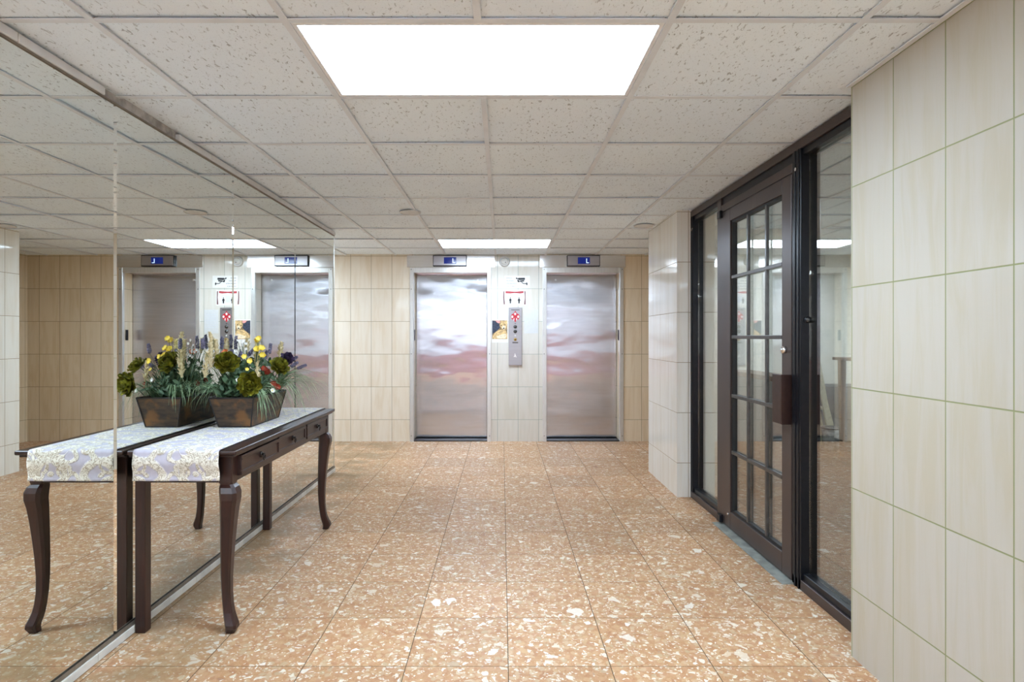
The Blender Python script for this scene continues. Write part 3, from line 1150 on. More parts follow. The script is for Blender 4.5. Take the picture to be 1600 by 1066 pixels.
bm = B()
poly_slab(bm, [sg(*p) for p in ((500, 178), (540, 172), (556, 205), (585, 182), (770, 178), (785, 215), (772, 240), (600, 250), (575, 225), (530, 222), (505, 205))], YF - 0.004, 0.0012)
poly_slab(bm, [sg(*p) for p in ((545, 240), (580, 238), (590, 262), (610, 262), (622, 300), (590, 318), (560, 305))], YF - 0.004, 0.0012)
poly_slab(bm, [sg(*p) for p in ((620, 262), (768, 246), (750, 292), (640, 308), (628, 300))], YF - 0.004, 0.0012)
poly_slab(bm, [sg(*p) for p in ((660, 312), (690, 308), (735, 340), (815, 346), (815, 370), (725, 362))], YF - 0.004, 0.0012)
poly_slab(bm, [sg(*p) for p in ((815, 325), (835, 318), (858, 350), (852, 400), (835, 408), (818, 385))], YF - 0.004, 0.0012)
obj('camera_picture', bm, 'ink', t)

# distancing notice
x0, x1, z0, z1 = wx(785.5), wx(822.5), wz(477.5), wz(453.5)
t = thing('distancing_notice', 'paper notice with red header and two standing figures, above the call panel', 'sign', ((x0 + x1) / 2, YF, z0))
bm = B()
box(bm, x0, x1, YF - 0.003, YF, z0, z1)
obj('sheet', bm, 'paper', t)
bm = B()
poly_slab(bm, [sg(*p) for p in ((190, 585), (320, 588), (460, 600), (600, 590), (735, 580), (735, 640), (640, 655), (470, 640), (330, 655), (195, 650))], YF - 0.003, 0.001)
obj('red_header', bm, 'ink_red', t)
bm = B()
poly_slab(bm, [sg(*p) for p in ((125, 585), (155, 585), (158, 780), (175, 985), (130, 985), (120, 780))], YF - 0.003, 0.001)
obj('side_bar', bm, 'ink_brown', t)
bm = B()
poly_slab(bm, [sg(*p) for p in ((762, 585), (798, 585), (800, 780), (802, 985), (752, 985), (775, 780))], YF - 0.003, 0.001)
obj('side_bar', bm, 'ink_brown', t)
bm = B()
poly_slab(bm, [sg(*p) for p in ((272, 712), (655, 712), (655, 735), (272, 735))], YF - 0.003, 0.0008)
poly_slab(bm, [sg(*p) for p in ((272, 735), (292, 735), (292, 975), (272, 975))], YF - 0.003, 0.0008)
poly_slab(bm, [sg(*p) for p in ((637, 735), (655, 735), (655, 975), (637, 975))], YF - 0.003, 0.0008)
poly_slab(bm, [sg(*p) for p in ((385, 740), (540, 740), (540, 925), (385, 925))], YF - 0.003, 0.0006)
obj('picture_frame_lines', bm, 'ink_grey', t)
for cx in (338, 600):
    bm = B()
    hc = sg(cx, 782)
    poly_slab(bm, ell(hc[0], hc[1], 0.0062, 0.0062, 14), YF - 0.003, 0.0012)
    poly_slab(bm, [sg(*p) for p in ((cx - 20, 806), (cx + 20, 806), (cx + 40, 865), (cx + 25, 878), (cx + 18, 958), (cx - 18, 958), (cx - 25, 878), (cx - 40, 865))], YF - 0.003, 0.0012)
    obj('standing_figure', bm, 'ink', t)

# call panel
x0, x1, z0, z1 = wx(794.8), wx(815.4), wz(571), wz(480.8)
t = thing('call_panel', 'tall narrow steel elevator call panel with red emblem and buttons', 'call panel', ((x0 + x1) / 2, YF, z0))
yp = YF - 0.022
bm = B()
box(bm, x0, x1, yp, YF, z0, z1, 0.003, 1)
obj('panel_body', bm, 'steel_dull', t)
uu = 90 / 914.0


def sp(x, y):
    return (wx(760 + x * uu), wz(475 + y * uu))


cx, cz = sp(458, 200)
bm = B()
poly_slab(bm, [sp(*p) for p in ((458, 108), (482, 150), (515, 168), (530, 200), (515, 240), (482, 262), (458, 292), (434, 262), (400, 240), (386, 200), (400, 168), (434, 150))], yp, 0.002)
em = obj('red_emblem', bm, 'sign_red', t)
bm = B()
for p in ((456, 160), (410, 205), (504, 205)):
    q = sp(*p)
    poly_slab(bm, ell(q[0], q[1], 0.0125, 0.015, 16), yp - 0.002, 0.001)
for a in (((430, 238), (444, 222), (440, 268), (428, 262)), ((470, 222), (488, 238), (484, 262), (472, 268))):
    poly_slab(bm, [sp(*p) for p in a], yp - 0.002, 0.001)
obj('white_marks', bm, 'paper', em)
for p in ((457, 364), (457, 438)):
    q = sp(*p)
    bm = B()
    cyl(bm, (q[0], yp - 0.004, q[1]), (0, -1, 0), 0.0185, 0.008, 26)
    torus(bm, (q[0], yp - 0.002, q[1]), (0, 1, 0), 0.019, 0.003, 26, 8)
    obj('call_button', bm, 'gunmetal', t, True)
q = sp(457, 506)
bm = B()
cyl(bm, (q[0], yp - 0.002, q[1]), (0, -1, 0), 0.010, 0.004, 20)
obj('indicator_lamp', bm, 'white_plastic', t, True)
q = sp(458, 565)
bm = B()
cyl(bm, (q[0], yp - 0.002, q[1]), (0, -1, 0), 0.018, 0.004, 24)
k_ = obj('key_switch', bm, 'amber', t, True)
bm = B()
cyl(bm, (q[0], yp - 0.005, q[1]), (0, -1, 0), 0.008, 0.003, 16)
obj('key_slot', bm, 'ink', k_)
for xa, xb, za, zb_ in ((412, 502, 624, 604), (392, 525, 102, 90), (448, 468, 318, 308)):
    bm = B()
    poly_slab(bm, rect(sp(xa, 0)[0], sp(xb, 0)[0], sp(0, za)[1], sp(0, zb_)[1]), yp, 0.0008)
    obj('engraved_line', bm, 'gunmetal', t)
bm = B()
q = sp(455, 820)
poly_slab(bm, ell(q[0] - 0.002, q[1] + 0.020, 0.006, 0.006, 12), yp, 0.001)
poly_slab(bm, [sp(*p) for p in ((444, 805), (462, 802), (468, 822), (478, 845), (466, 850), (456, 832), (440, 846), (432, 838), (444, 824))], yp, 0.001)
obj('white_pictogram', bm, 'paper', t)

# dog poster
x0, x1, z0, z1 = wx(768.2), wx(794.0), wz(535.5), wz(499.4)
t = thing('dog_poster', 'small poster with a golden dog photo, taped left of the call panel', 'poster', ((x0 + x1) / 2, YF, z0))
bm = B()
box(bm, x0, x1, YF - 0.003, YF, z0, z1)
obj('sheet', bm, 'paper', t)
yq = YF - 0.003
bm = B()
poly_slab(bm, rect(sp(92, 0)[0], sp(332, 0)[0], sp(0, 558)[1], sp(0, 262)[1]), yq, 0.0004)
ph = obj('photo_print', bm, 'olive_bg', t)
bm = B()
poly_slab(bm, [sp(*p) for p in ((92, 262), (160, 275), (205, 310), (215, 380), (170, 430), (92, 480))], yq, 0.0008)
obj('navy_sleeve', bm, 'navy', ph)
bm = B()
poly_slab(bm, [sp(*p) for p in ((145, 264), (210, 264), (225, 292), (195, 310), (160, 290))], yq, 0.0010)
obj('pink_patch', bm, 'pink', ph)
bm = B()
poly_slab(bm, [sp(*p) for p in ((95, 555), (110, 490), (165, 430), (225, 410), (300, 420), (330, 470), (330, 555))], yq, 0.0012)
q = sp(272, 340)
poly_slab(bm, ell(q[0], q[1], 0.040, 0.048, 22), yq, 0.0016)
poly_slab(bm, [sp(*p) for p in ((222, 275), (250, 264), (262, 300), (232, 330))], yq, 0.0018)
poly_slab(bm, [sp(*p) for p in ((290, 264), (330, 268), (330, 320), (305, 300))], yq, 0.0018)
dg = obj('dog_picture', bm, 'fur', ph)
bm = B()
q = sp(276, 375)
poly_slab(bm, ell(q[0], q[1], 0.022, 0.024, 18), yq, 0.0021)
poly_slab(bm, [sp(*p) for p in ((150, 520), (230, 490), (300, 470), (322, 500), (300, 545), (200, 550))], yq, 0.0019)
obj('pale_muzzle', bm, 'fur_light', dg)
for p, r, nm in (((238, 338), .006, 'eye'), ((296, 332), .006, 'eye'), ((276, 388), .009, 'nose')):
    q = sp(*p)
    bm = B()
    poly_slab(bm, ell(q[0], q[1], r * 1.2, r, 14), yq, 0.0024)
    obj(nm, bm, 'ink', ph)

# pale notice right of the panel and the sheet on the door
x0, x1, z0, z1 = wx(819), wx(841), wz(521), wz(484)
t = thing('paper_notice', 'plain white paper notice with faint lines, right of the call panel', 'notice', ((x0 + x1) / 2, YF, z0), 'white paper notices')
bm = B()
box(bm, x0, x1, YF - 0.003, YF + 0.002, z0, z1)
obj('sheet', bm, 'paper_cool', t)
bm = B()
for k in range(7):
    z = z1 - 0.06 - k * 0.026
    poly_slab(bm, rect(x0 + 0.025, x1 - 0.025 - 0.02 * (k % 3 == 2), z - 0.003, z + 0.003), YF - 0.003, 0.0006)
obj('faint_lines', bm, 'ink_grey', t)

# ------------------------------------------------------------------ console table
TX0, TX1 = -1.586, -1.125
TY0, TY1 = 2.518, 4.02
TZ = 0.793
t = thing('console_table', 'dark mahogany console table with three drawers against the mirror wall', 'table', (-1.36, 3.27, 0))
bm = B()
box(bm, TX0, TX1, TY0, TY1, TZ - 0.020, TZ, 0.006, 3)
box(bm, TX0, TX1 - 0.012, TY0 + 0.012, TY1 - 0.012, TZ - 0.030, TZ - 0.020, 0.004, 2)
obj('table_top', bm, 'mahogany', t)
FX = -1.158                      # front face of the apron
bm = B()
AY0, AY1 = 2.556, 3.985
box(bm, TX0 + 0.02, TX0 + 0.038, AY0 + 0.02, AY1 - 0.02, 0.648, TZ - 0.03, 0.001, 1)      # back
box(bm, TX0 + 0.03, FX - 0.05, AY0 + 0.006, AY0 + 0.024, 0.648, TZ - 0.03, 0.001, 1)      # near end
box(bm, TX0 + 0.03, FX - 0.05, AY1 - 0.024, AY1 - 0.006, 0.648, TZ - 0.03, 0.001, 1)      # far end
box(bm, FX - 0.022, FX - 0.002, AY0 + 0.03, AY1 - 0.03, 0.645, 0.668, 0.002, 1)           # rail under the drawers
box(bm, FX - 0.022, FX - 0.002, AY0 + 0.03, AY1 - 0.03, 0.757, TZ - 0.03, 0.002, 1)
box(bm, FX - 0.03, FX - 0.020, AY0 + 0.03, AY1 - 0.03, 0.66, 0.76)
for y in (3.072, 3.516):
    box(bm, FX - 0.022, FX - 0.002, y - 0.010, y + 0.010, 0.668, 0.757, 0.001, 1)
obj('apron', bm, 'mahogany', t)


def drawer(y0, y1, out):
    z0, z1 = 0.669, 0.756
    xb, xf = FX - 0.018, FX + 0.008 + out
    bm = B()
    fwd = 0.018
    box(bm, xb, xf - 0.006, y0, y1, z0, z1)
    for a in ((y0, y1, z0, z0 + fwd), (y0, y1, z1 - fwd, z1), (y0, y0 + fwd, z0 + fwd, z1 - fwd), (y1 - fwd, y1, z0 + fwd, z1 - fwd)):
        box(bm, xf - 0.008, xf, *a, 0.0025, 2)
    d = obj('drawer', bm, 'mahogany', t)
    yc, zc = (y0 + y1) / 2, (z0 + z1) / 2
    bm = B()
    cyl(bm, (xf - 0.003, yc, zc + 0.004), (1, 0, 0), 0.014, 0.006, 20)
    cyl(bm, (xf + 0.006, yc, zc + 0.006), (1, 0, 0), 0.006, 0.016, 14)
    torus(bm, (xf + 0.010, yc, zc - 0.006), (1, 0.15, 0), 0.015, 0.0035, 24, 8)
    obj('ring_pull', bm, 'brass_dark', d, True)


drawer(2.607, 3.060, 0.012)
drawer(3.083, 3.505, 0.0)
drawer(3.527, 3.945, 0.0)


def cabriole(yc, sgn):
    """front leg: square post above, S-curve below, flared hoof; the bow leans out to the front corner"""
    xc = FX - 0.030
    prof = [(TZ - 0.03, 0, .030), (0.652, 0, .030), (0.640, .002, .028), (0.628, .008, .034), (0.605, .014, .0375), (0.575, .015, .0365), (0.54, .010, .0335), (0.48, .005, .030),
            (0.40, .000, .0265), (0.32, -.004, .0235), (0.24, -.006, .021), (0.17, -.004, .0195), (0.12, .001, .0195), (0.085, .007, .0205),
            (0.058, .015, .0225), (0.036, .023, .024), (0.022, .025, .0235), (0.012, .021, .021), (0.0, .017, .018)]
    dv = Vector((1.0, 0.55 * sgn, 0))
    bm = B()
    rings = []
    for z, o, s in prof:
        ch = 0.16 if z > 0.65 else 0.34
        c = Vector((xc, yc, z)) + dv * o
        k = s * (1 - ch)
        pts = [(s, -k), (s, k), (k, s), (-k, s), (-s, k), (-s, -k), (-k, -s), (k, -s)]
        rings.append([bm.verts.new(c + Vector((a, b_, 0))) for a, b_ in pts])
    for A, Bq in zip(rings, rings[1:]):
        for j in range(8):
            bm.faces.new((A[j], A[(j + 1) % 8], Bq[(j + 1) % 8], Bq[j]))
    bm.faces.new(rings[0])
    bm.faces.new(list(reversed(rings[-1])))
    o = obj('front_leg', bm, 'mahogany_leg', t)
    return o


cabriole(2.586, -1)
cabriole(3.955, 1)
for y in (2.560, 3.93):
    bm = B()
    box(bm, -1.577, -1.532, y, y + 0.045, 0.0, TZ - 0.03, 0.003, 1)
    obj('back_leg', bm, 'mahogany_leg', t)

# runner, draped over both ends
RX0, RX1 = -1.553, -1.192
path = []
hang = 0.125
e = 0.004
n1 = 14
for i in range(n1):
    path.append((TY0 - 0.010 + 0.004 * math.sin(i * 0.5), TZ - hang + (hang - 0.014) * i / n1))
for i in range(7):
    a = PI / 2 * i / 6
    path.append((TY0 + 0.006 - 0.0145 * math.cos(a), TZ - 0.010 + (0.010 + e) * math.sin(a)))
N = 60
for i in range(1, N):
    path.append((TY0 + 0.006 + (TY1 - 0.012 - TY0) * i / N, TZ + e))
for i in range(7):
    a = PI / 2 * (1 - i / 6)
    path.append((TY1 - 0.006 + 0.0145 * math.cos(a), TZ - 0.010 + (0.010 + e) * math.sin(a)))
for i in range(1, n1 + 1):
    path.append((TY1 + 0.010, TZ - 0.012 - (hang - 0.012) * i / n1))
bm = B()
uvl = bm.loops.layers.uv.new('UVMap')
NX = 24
s = 0.0
rows = []
for i, (y, z) in enumerate(path):
    if i:
        s += math.hypot(y - path[i - 1][0], z - path[i - 1][1])
    row = []
    for j in range(NX + 1):
        x = RX0 + (RX1 - RX0) * j / NX
        hang_f = max(0.0, min(1.0, (TZ - 0.01 - z) / 0.1))
        w = 0.003 * hang_f * math.sin(x * 38 + y) + 0.0006 * mnoise.noise(Vector((x * 14, y * 14, 0)))
        flare = 1 + 0.012 * hang_f
        v = bm.verts.new(((x + 1.3725) * flare - 1.3725, y + (w if y < 3 else -w) * hang_f, z + 0.0006 * mnoise.noise(Vector((x * 22, y * 22, 5)))))
        row.append((v, (x, s)))
    rows.append(row)
for A, Bq in zip(rows, rows[1:]):
    for j in range(NX):
        f = bm.faces.new((A[j][0], A[j + 1][0], Bq[j + 1][0], Bq[j][0]))
        for lp, uvv in zip(f.loops, (A[j][1], A[j + 1][1], Bq[j + 1][1], Bq[j][1])):
            lp[uvl].uv = uvv
o = obj('table_runner', bm, 'runner', smooth=True, at_loc=(-1.37, 3.27, TZ))
sm = o.modifiers.new('thickness', 'SOLIDIFY')
sm.thickness = 0.0022
sm.offset = 1.0
tag(o, 'lavender table runner with cream scroll embroidery draped over the console table', 'table runner')

# ------------------------------------------------------------------ planter with silk flowers
PZ0 = TZ + 0.0075
PZ1 = 0.957
root = thing('flower_arrangement', 'artificial flower arrangement in a dark wooden planter on the console table', 'flower arrangement', (-1.405, 3.32, PZ0))
bx = (-1.486, -1.318, 3.130, 3.515)
tx = (-1.522, -1.290, 3.095, 3.560)


def ring_pts(q, z, inset=0.0):
    return [(q[0] + inset, q[2] + inset, z), (q[1] - inset, q[2] + inset, z), (q[1] - inset, q[3] - inset, z), (q[0] + inset, q[3] - inset, z)]


bm = B()
ro = [[bm.verts.new(p) for p in ring_pts(bx, PZ0)], [bm.verts.new(p) for p in ring_pts(tx, PZ1)],
      [bm.verts.new(p) for p in ring_pts(tx, PZ1, 0.012)], [bm.verts.new(p) for p in ring_pts(bx, PZ0 + 0.012, 0.010)]]
for A, Bq in zip(ro, ro[1:]):
    for j in range(4):
        bm.faces.new((A[j], A[(j + 1) % 4], Bq[(j + 1) % 4], Bq[j]))
bm.faces.new(list(reversed(ro[0])))
bm.faces.new(ro[3])
pl = obj('planter_box', bm, 'planter', root)
bm = B()
for a, b_ in zip(ring_pts(bx, PZ0), ring_pts(tx, PZ1)):
    tube(bm, [Vector(a) + Vector((0, 0, .002)), Vector(b_)], 0.0042, k=6)
rp = [Vector(p) for p in ring_pts(tx, PZ1)]
for i in range(4):
    tube(bm, [rp[i], rp[(i + 1) % 4]], 0.0045, k=6)
bp = [Vector(p) + Vector((0, 0, .003)) for p in ring_pts(bx, PZ0)]
for i in range(4):
    tube(bm, [bp[i], bp[(i + 1) % 4]], 0.0035, k=6)
obj('blackened_edges', bm, 'planter_edge', pl)
bm = B()
q = [-1.510, -1.302, 3.108, 3.547]
n = 12
gr = [[bm.verts.new((q[0] + (q[1] - q[0]) * i / n, q[2] + (q[3] - q[2]) * j / n,
                     0.945 + 0.018 * mnoise.noise(Vector((i * .9, j * .9, 3))))) for i in range(n + 1)] for j in range(n + 1)]
for j in range(n):
    for i in range(n):
        bm.faces.new((gr[j][i], gr[j][i + 1], gr[j + 1][i + 1], gr[j + 1][i]))
obj('filling', bm, 'moss', root, True)

fr = random.Random(21)
BASE = [Vector((-1.41, 3.25, 0.95)), Vector((-1.41, 3.33, 0.95)), Vector((-1.41, 3.42, 0.95))]


def base_for(p):
    return Vector((max(-1.49, min(-1.32, -1.405 + (p.x + 1.405) * 0.45)), max(3.14, min(3.51, 3.32 + (p.y - 3.32) * 0.6)), 0.945))


def stem(bm, p, q, r=0.0022):
    mid = (p + q) / 2 + Vector((0, 0, 0.02 + 0.25 * (Vector((p.x, p.y, 0)) - Vector((q.x, q.y, 0))).length))
    pts = []
    for i in range(9):
        s_ = i / 8
        pts.append(p * (1 - s_) ** 2 + mid * 2 * s_ * (1 - s_) + q * s_ ** 2)
    tube(bm, pts, r, r * 0.7, 5)


def petal(bm, c, ax, side, L, W, cup, ruffle, rnd, n=5, m=5):
    """curved petal growing from c along ax, cupped towards ax x side"""
    nrm = ax.cross(side).normalized()
    g = []
    ph_ = rnd.random() * 6
    for i in range(n + 1):
        s_ = i / n
        w = W * (math.sin(PI * min(1, 0.12 + s_ * 0.80)) ** 0.7)
        row = []
        for j in range(m + 1):
            u_ = j / m * 2 - 1
            h_ = cup * L * (s_ ** 2) + 0.35 * W * u_ * u_ * (1 if cup >= 0 else 1)
            rf = ruffle * s_ * math.sin(u_ * 7 + ph_) * L
            row.append(bm.verts.new(c + ax * (L * s_ * (1 - 0.08 * u_ * u_ * s_)) + side * (w * u_) + nrm * (h_ + rf)))
        g.append(row)
    for i in range(n):
        for j in range(m):
            bm.faces.new((g[i][j], g[i][j + 1], g[i + 1][j + 1], g[i + 1][j]))


def frame_of(d):
    d = d.normalized()
    a = d.orthogonal().normalized()
    return d, a, d.cross(a)


def ruffled_bloom(name, p, face, R, mat, label=None, seed=0):
    rnd = random.Random(seed)
    bm = B()
    stem(bm, base_for(p), p - face.normalized() * R * 0.3, 0.003)
    so = obj(name, bm, 'stem', root, True)
    bm = B()
    d, a, b_ = frame_of(face)
    for ring, (cnt, el, L, W) in enumerate(((5, 80, .42, .30), (6, 66, .62, .34), (7, 50, .82, .38), (8, 32, 1.0, .42), (9, 14, 1.10, .44), (8, -6, 1.08, .46))):
        for k in range(cnt):
            az = 2 * PI * (k + rnd.random() * 0.35) / cnt + ring * 0.7
            e_ = math.radians(el + rnd.uniform(-7, 7))
            rad = a * math.cos(az) + b_ * math.sin(az)
            axd = (rad * math.cos(e_) + d * math.sin(e_)).normalized()
            sd = (d.cross(rad)).normalized()
            petal(bm, p + rad * R * 0.06 - d * R * (0.05 + 0.05 * ring), axd, sd, R * L * rnd.uniform(.9, 1.05), R * W, 0.34, 0.05, rnd)
    o = obj('petals', bm, mat, so, True)
    if label:
        so['label'] = label
    return so


def spindle(name, p0, p1, R, mat, cnt, seed, stem_mat='stem', fl=0.03):
    """feathery plume of small overlapping flakes along p0-p1"""
    rnd = random.Random(seed)
    bm = B()
    stem(bm, base_for(p0), p0, 0.002)
    so = obj(name, bm, stem_mat, root, True)
    bm = B()
    d, a, b_ = frame_of(p1 - p0)
    H = (p1 - p0).length
    tube(bm, [p0, p0 + d * H * 0.5, p0 + d * H * 0.96], R * 0.45, R * 0.12, 6)
    for k in range(cnt):
        s_ = (k + rnd.random()) / cnt
        rr = R * (0.35 + 0.9 * math.sin(PI * min(0.98, 0.18 + s_ * 0.8))) * 0.8
        az = rnd.random() * 2 * PI
        rad = a * math.cos(az) + b_ * math.sin(az)
        axd = (rad * 0.55 + d * 0.9).normalized()
        sd = d.cross(rad).normalized()
        petal(bm, p0 + d * H * s_ * 0.9 + rad * rr * 0.25, axd, sd, fl * (1.1 - 0.5 * s_), fl * 0.24, -0.15, 0.0, rnd, 2, 2)
    obj('feathers', bm, mat, so, True)
    return so


def blob(bm, c, r, rnd):
    g = bmesh.ops.create_icosphere(bm, subdivisions=1, radius=r, matrix=Matrix.Translation(c))
    for v in g['verts']:
        v.co = c + (v.co - c) * rnd.uniform(0.8, 1.2)


def lavender(p0, p1, R, seed, mat='lavender', cnt=46):
    rnd = random.Random(seed)
    bm = B()
    stem(bm, base_for(p0), p0, 0.0016)
    tube(bm, [p0, p1], 0.0014, 0.0008, 5)
    so = obj('lavender_sprig', bm, 'stem', root, True)
    bm = B()
    d, a, b_ = frame_of(p1 - p0)
    H = (p1 - p0).length
    for k in range(cnt):
        s_ = k / cnt
        rr = R * (0.55 + 0.6 * math.sin(PI * (0.15 + s_ * 0.8)))
        az = k * 2.4 + rnd.random()
        c = p0 + d * H * s_ + (a * math.cos(az) + b_ * math.sin(az)) * rr * 0.75
        blob(bm, c, R * rnd.uniform(0.35, 0.6), rnd)
    obj('buds', bm, mat, so, False)
    return so


def simple_flower(bm, c, face, R, n, rnd, cup=0.25, W=0.42):
    d, a, b_ = frame_of(face)
    for k in range(n):
        az = 2 * PI * k / n + rnd.random() * 0.3
        rad = a * math.cos(az) + b_ * math.sin(az)
        axd = (rad + d * 0.45).normalized()
        petal(bm, c, axd, d.cross(rad).normalized(), R * rnd.uniform(.9, 1.1), R * W, cup, 0.06, rnd, 4, 4)


def flower_spray(name, pts, face, R, mat, n, seed, centre=None, label=None, W=0.42):
    rnd = random.Random(seed)
    bm = B()
    b0 = base_for(pts[-1])
    for p in pts:
        stem(bm, b0, p, 0.0018)
    so = obj(name, bm, 'stem', root, True)
    for p in pts:
        bm = B()
        simple_flower(bm, p, face + Vector((rnd.uniform(-.3, .3), rnd.uniform(-.3, .3), rnd.uniform(-.2, .3))), R * rnd.uniform(.85, 1.1), n, rnd, W=W)
        o = obj('petals', bm, mat, so, True)
        if centre:
            bm = B()
            blob(bm, p + face.normalized() * R * 0.22, R * 0.2, rnd)
            obj('flower_centre', bm, centre, so)
    if label:
        so['label'] = label
    return so


def grass(p, cnt, spread, reach, rise, droop, seed, az0=0.0, az1=2 * PI, mat='grass', w=0.0022):
    """arching tuft of narrow blades"""
    rnd = random.Random(seed)
    bm = B()
    for k in range(cnt):
        az = rnd.uniform(az0, az1)
        dr = Vector((math.cos(az), math.sin(az), 0))
        L = reach * rnd.uniform(0.45, 1.0)
        H = rise * rnd.uniform(0.5, 1.1)
        D = droop * rnd.uniform(0.2, 1.0)
        st = p + Vector((rnd.uniform(-1, 1) * spread, rnd.uniform(-1, 1) * spread * 1.4, 0))
        prev = None
        sdv = Vector((-dr.y, dr.x, 0))
        nseg = 9
        ww = w * rnd.uniform(0.7, 1.3)
        for i in range(nseg + 1):
            s_ = i / nseg
            c = st + dr * (L * (s_ ** 1.05)) + Vector((0, 0, H * (2.2 * s_ - 1.2 * s_ * s_) - D * s_ ** 3))
            if c.x < -1.588:
                c.x = -1.588
            c.z = max(c.z, TZ + 0.016)
            wd = ww * (1 - s_) ** 0.6 + 0.0003
            pr = (bm.verts.new(c - sdv * wd), bm.verts.new(c + Vector((0, 0, wd * 0.5))), bm.verts.new(c + sdv * wd))
            if prev:
                bm.faces.new((prev[0], prev[1], pr[1], pr[0]))
                bm.faces.new((prev[1], prev[2], pr[2], pr[1]))
            prev = pr
    return obj('grass_tuft', bm, mat, root, True)


def leafy(p, cnt, seed, R=0.07, L=0.05):
    rnd = random.Random(seed)
    bm = B()
    for k in range(cnt):
        d = Vector((rnd.uniform(-1, 1), rnd.uniform(-1, 1), rnd.uniform(0.1, 1.0))).normalized()
        c = p + Vector((rnd.uniform(-R, R), rnd.uniform(-R, R) * 1.2, rnd.uniform(-0.02, 0.06)))
        c.x = max(c.x, -1.54)
        petal(bm, c, d, d.orthogonal().normalized(), L * rnd.uniform(.6, 1.1), L * 0.2, -0.2, 0.02, rnd, 4, 2)
    return obj('leaf_clump', bm, 'leaf', root, True)


cam_dir = Vector((0.42, -0.9, 0.12))
ruffled_bloom('ruffled_bloom', at(354, 567, 3.13), Vector((0.35, -0.75, 0.55)), 0.060, 'olive', None, 1)
ruffled_bloom('ruffled_bloom', at(389.5, 600, 3.03), Vector((0.45, -0.85, -0.05)), 0.058, 'olive', None, 2)
ruffled_bloom('ruffled_bloom', at(437, 572, 3.24), Vector((0.6, -0.4, 0.6)), 0.050, 'olive', None, 3)
ruffled_bloom('ruffled_bloom', at(449, 560, 3.42), Vector((0.6, -0.5, 0.4)), 0.036, 'purple_dark', 'deep purple ruffled bloom', 4)

P_ = [((330, 574), (329, 516), 3.10, .020, 70), ((339, 572), (337, 528), 3.14, .017, 55), ((402, 597), (402, 563), 3.16, .010, 30),
      ((437, 561), (440, 534), 3.50, .018, 40), ((386, 552), (387, 528), 3.42, .014, 34), ((354, 552), (354, 530), 3.36, .014, 34),
      ((320, 590), (325, 548), 3.08, .015, 40)]
for k, (a, b_, Y, R, cnt) in enumerate(P_):
    spindle('feather_plume', at(*a, Y), at(*b_, Y + 0.01), R, 'plume', cnt, 30 + k, fl=0.030)

L_ = [((317, 545), (316, 529), 3.06), ((346, 545), (347, 526), 3.3), ((361, 544), (361, 523), 3.35), ((368, 546), (369, 525), 3.33),
      ((388, 556), (395, 546), 3.3), ((400, 562), (402, 549), 3.36), ((421, 552), (423, 537), 3.25), ((456, 564), (465, 557), 3.45),
      ((455, 573), (466, 566), 3.40), ((465, 576), (479, 570), 3.40), ((361, 558), (363, 546), 3.22), ((374, 562), (377, 550), 3.24),
      ((413, 562), (417, 548), 3.42)]
for k, (a, b_, Y) in enumerate(L_):
    lavender(at(*a, Y), at(*b_, Y), 0.0085, 60 + k)

# yellow gladiolus with three open blooms
gp = [at(405, 530, 3.30), at(407.5, 545, 3.30), at(410, 557, 3.30)]
flower_spray('yellow_gladiolus', gp + [gp[0] + Vector((-0.012, 0.01, -0.012)), gp[1] + Vector((-0.02, 0.0, -0.01))], Vector((0.35, -0.8, 0.35)), 0.024, 'yellow', 6, 91, None, W=0.5)
spindle('yellow_plume', at(401, 572, 3.33), at(402, 528, 3.33), 0.020, 'pale_yellow', 60, 92, fl=0.03)
flower_spray('yellow_blossom', [at(381, 558, 3.17)], Vector((0.3, -0.9, 0.2)), 0.019, 'yellow', 6, 93, None, W=0.55)
flower_spray('yellow_blossom', [at(390.5, 564, 3.15)], Vector((0.3, -0.9, 0.2)), 0.021, 'yellow', 6, 94, None, W=0.55)
flower_spray('yellow_blossom', [at(386, 578, 3.14)], Vector((0.3, -0.9, 0.2)), 0.014, 'yellow', 5, 95, None, W=0.5)
wr = random.Random(8)
flower_spray('white_blossom_branch', [at(376 + wr.uniform(-9, 9), 545 + wr.uniform(-14, 14), 3.33 + wr.uniform(-.05, .05)) for _ in range(14)], cam_dir, 0.012, 'white_petal', 5, 96)
flower_spray('white_blossom_branch', [at(333 + wr.uniform(-6, 6), 563 + wr.uniform(-18, 14), 3.18 + wr.uniform(-.03, .03)) for _ in range(9)], cam_dir, 0.013, 'white_petal', 5, 97)
flower_spray('white_blossom_branch', [at(425, 611, 3.2)], Vector((0.6, -0.7, 0.3)), 0.020, 'white_petal', 6, 98, 'yellow')
flower_spray('white_blossom_branch', [at(371.5, 594, 3.1)], Vector((0.4, -0.8, 0.3)), 0.015, 'white_petal', 5, 99)
flower_spray('red_blossom', [at(427, 601, 3.26), at(432, 606, 3.28)], Vector((0.6, -0.7, 0.2)), 0.022, 'red_petal', 6, 100, W=0.55)
flower_spray('red_blossom', [at(412, 578, 3.3), at(417, 582, 3.32)], Vector((0.5, -0.7, 0.4)), 0.022, 'red_petal', 6, 101, W=0.55)
flower_spray('red_blossom', [Vector((-1.50, 3.28, 1.02)), Vector((-1.51, 3.36, 1.03))], Vector((-0.8, -0.4, 0.3)), 0.022, 'red_petal', 6, 102, W=0.55)
flower_spray('orange_blossom', [Vector((-1.505, 3.25, 1.185))], Vector((-0.5, -0.6, 0.5)), 0.024, 'orange_petal', 7, 103, W=0.5)

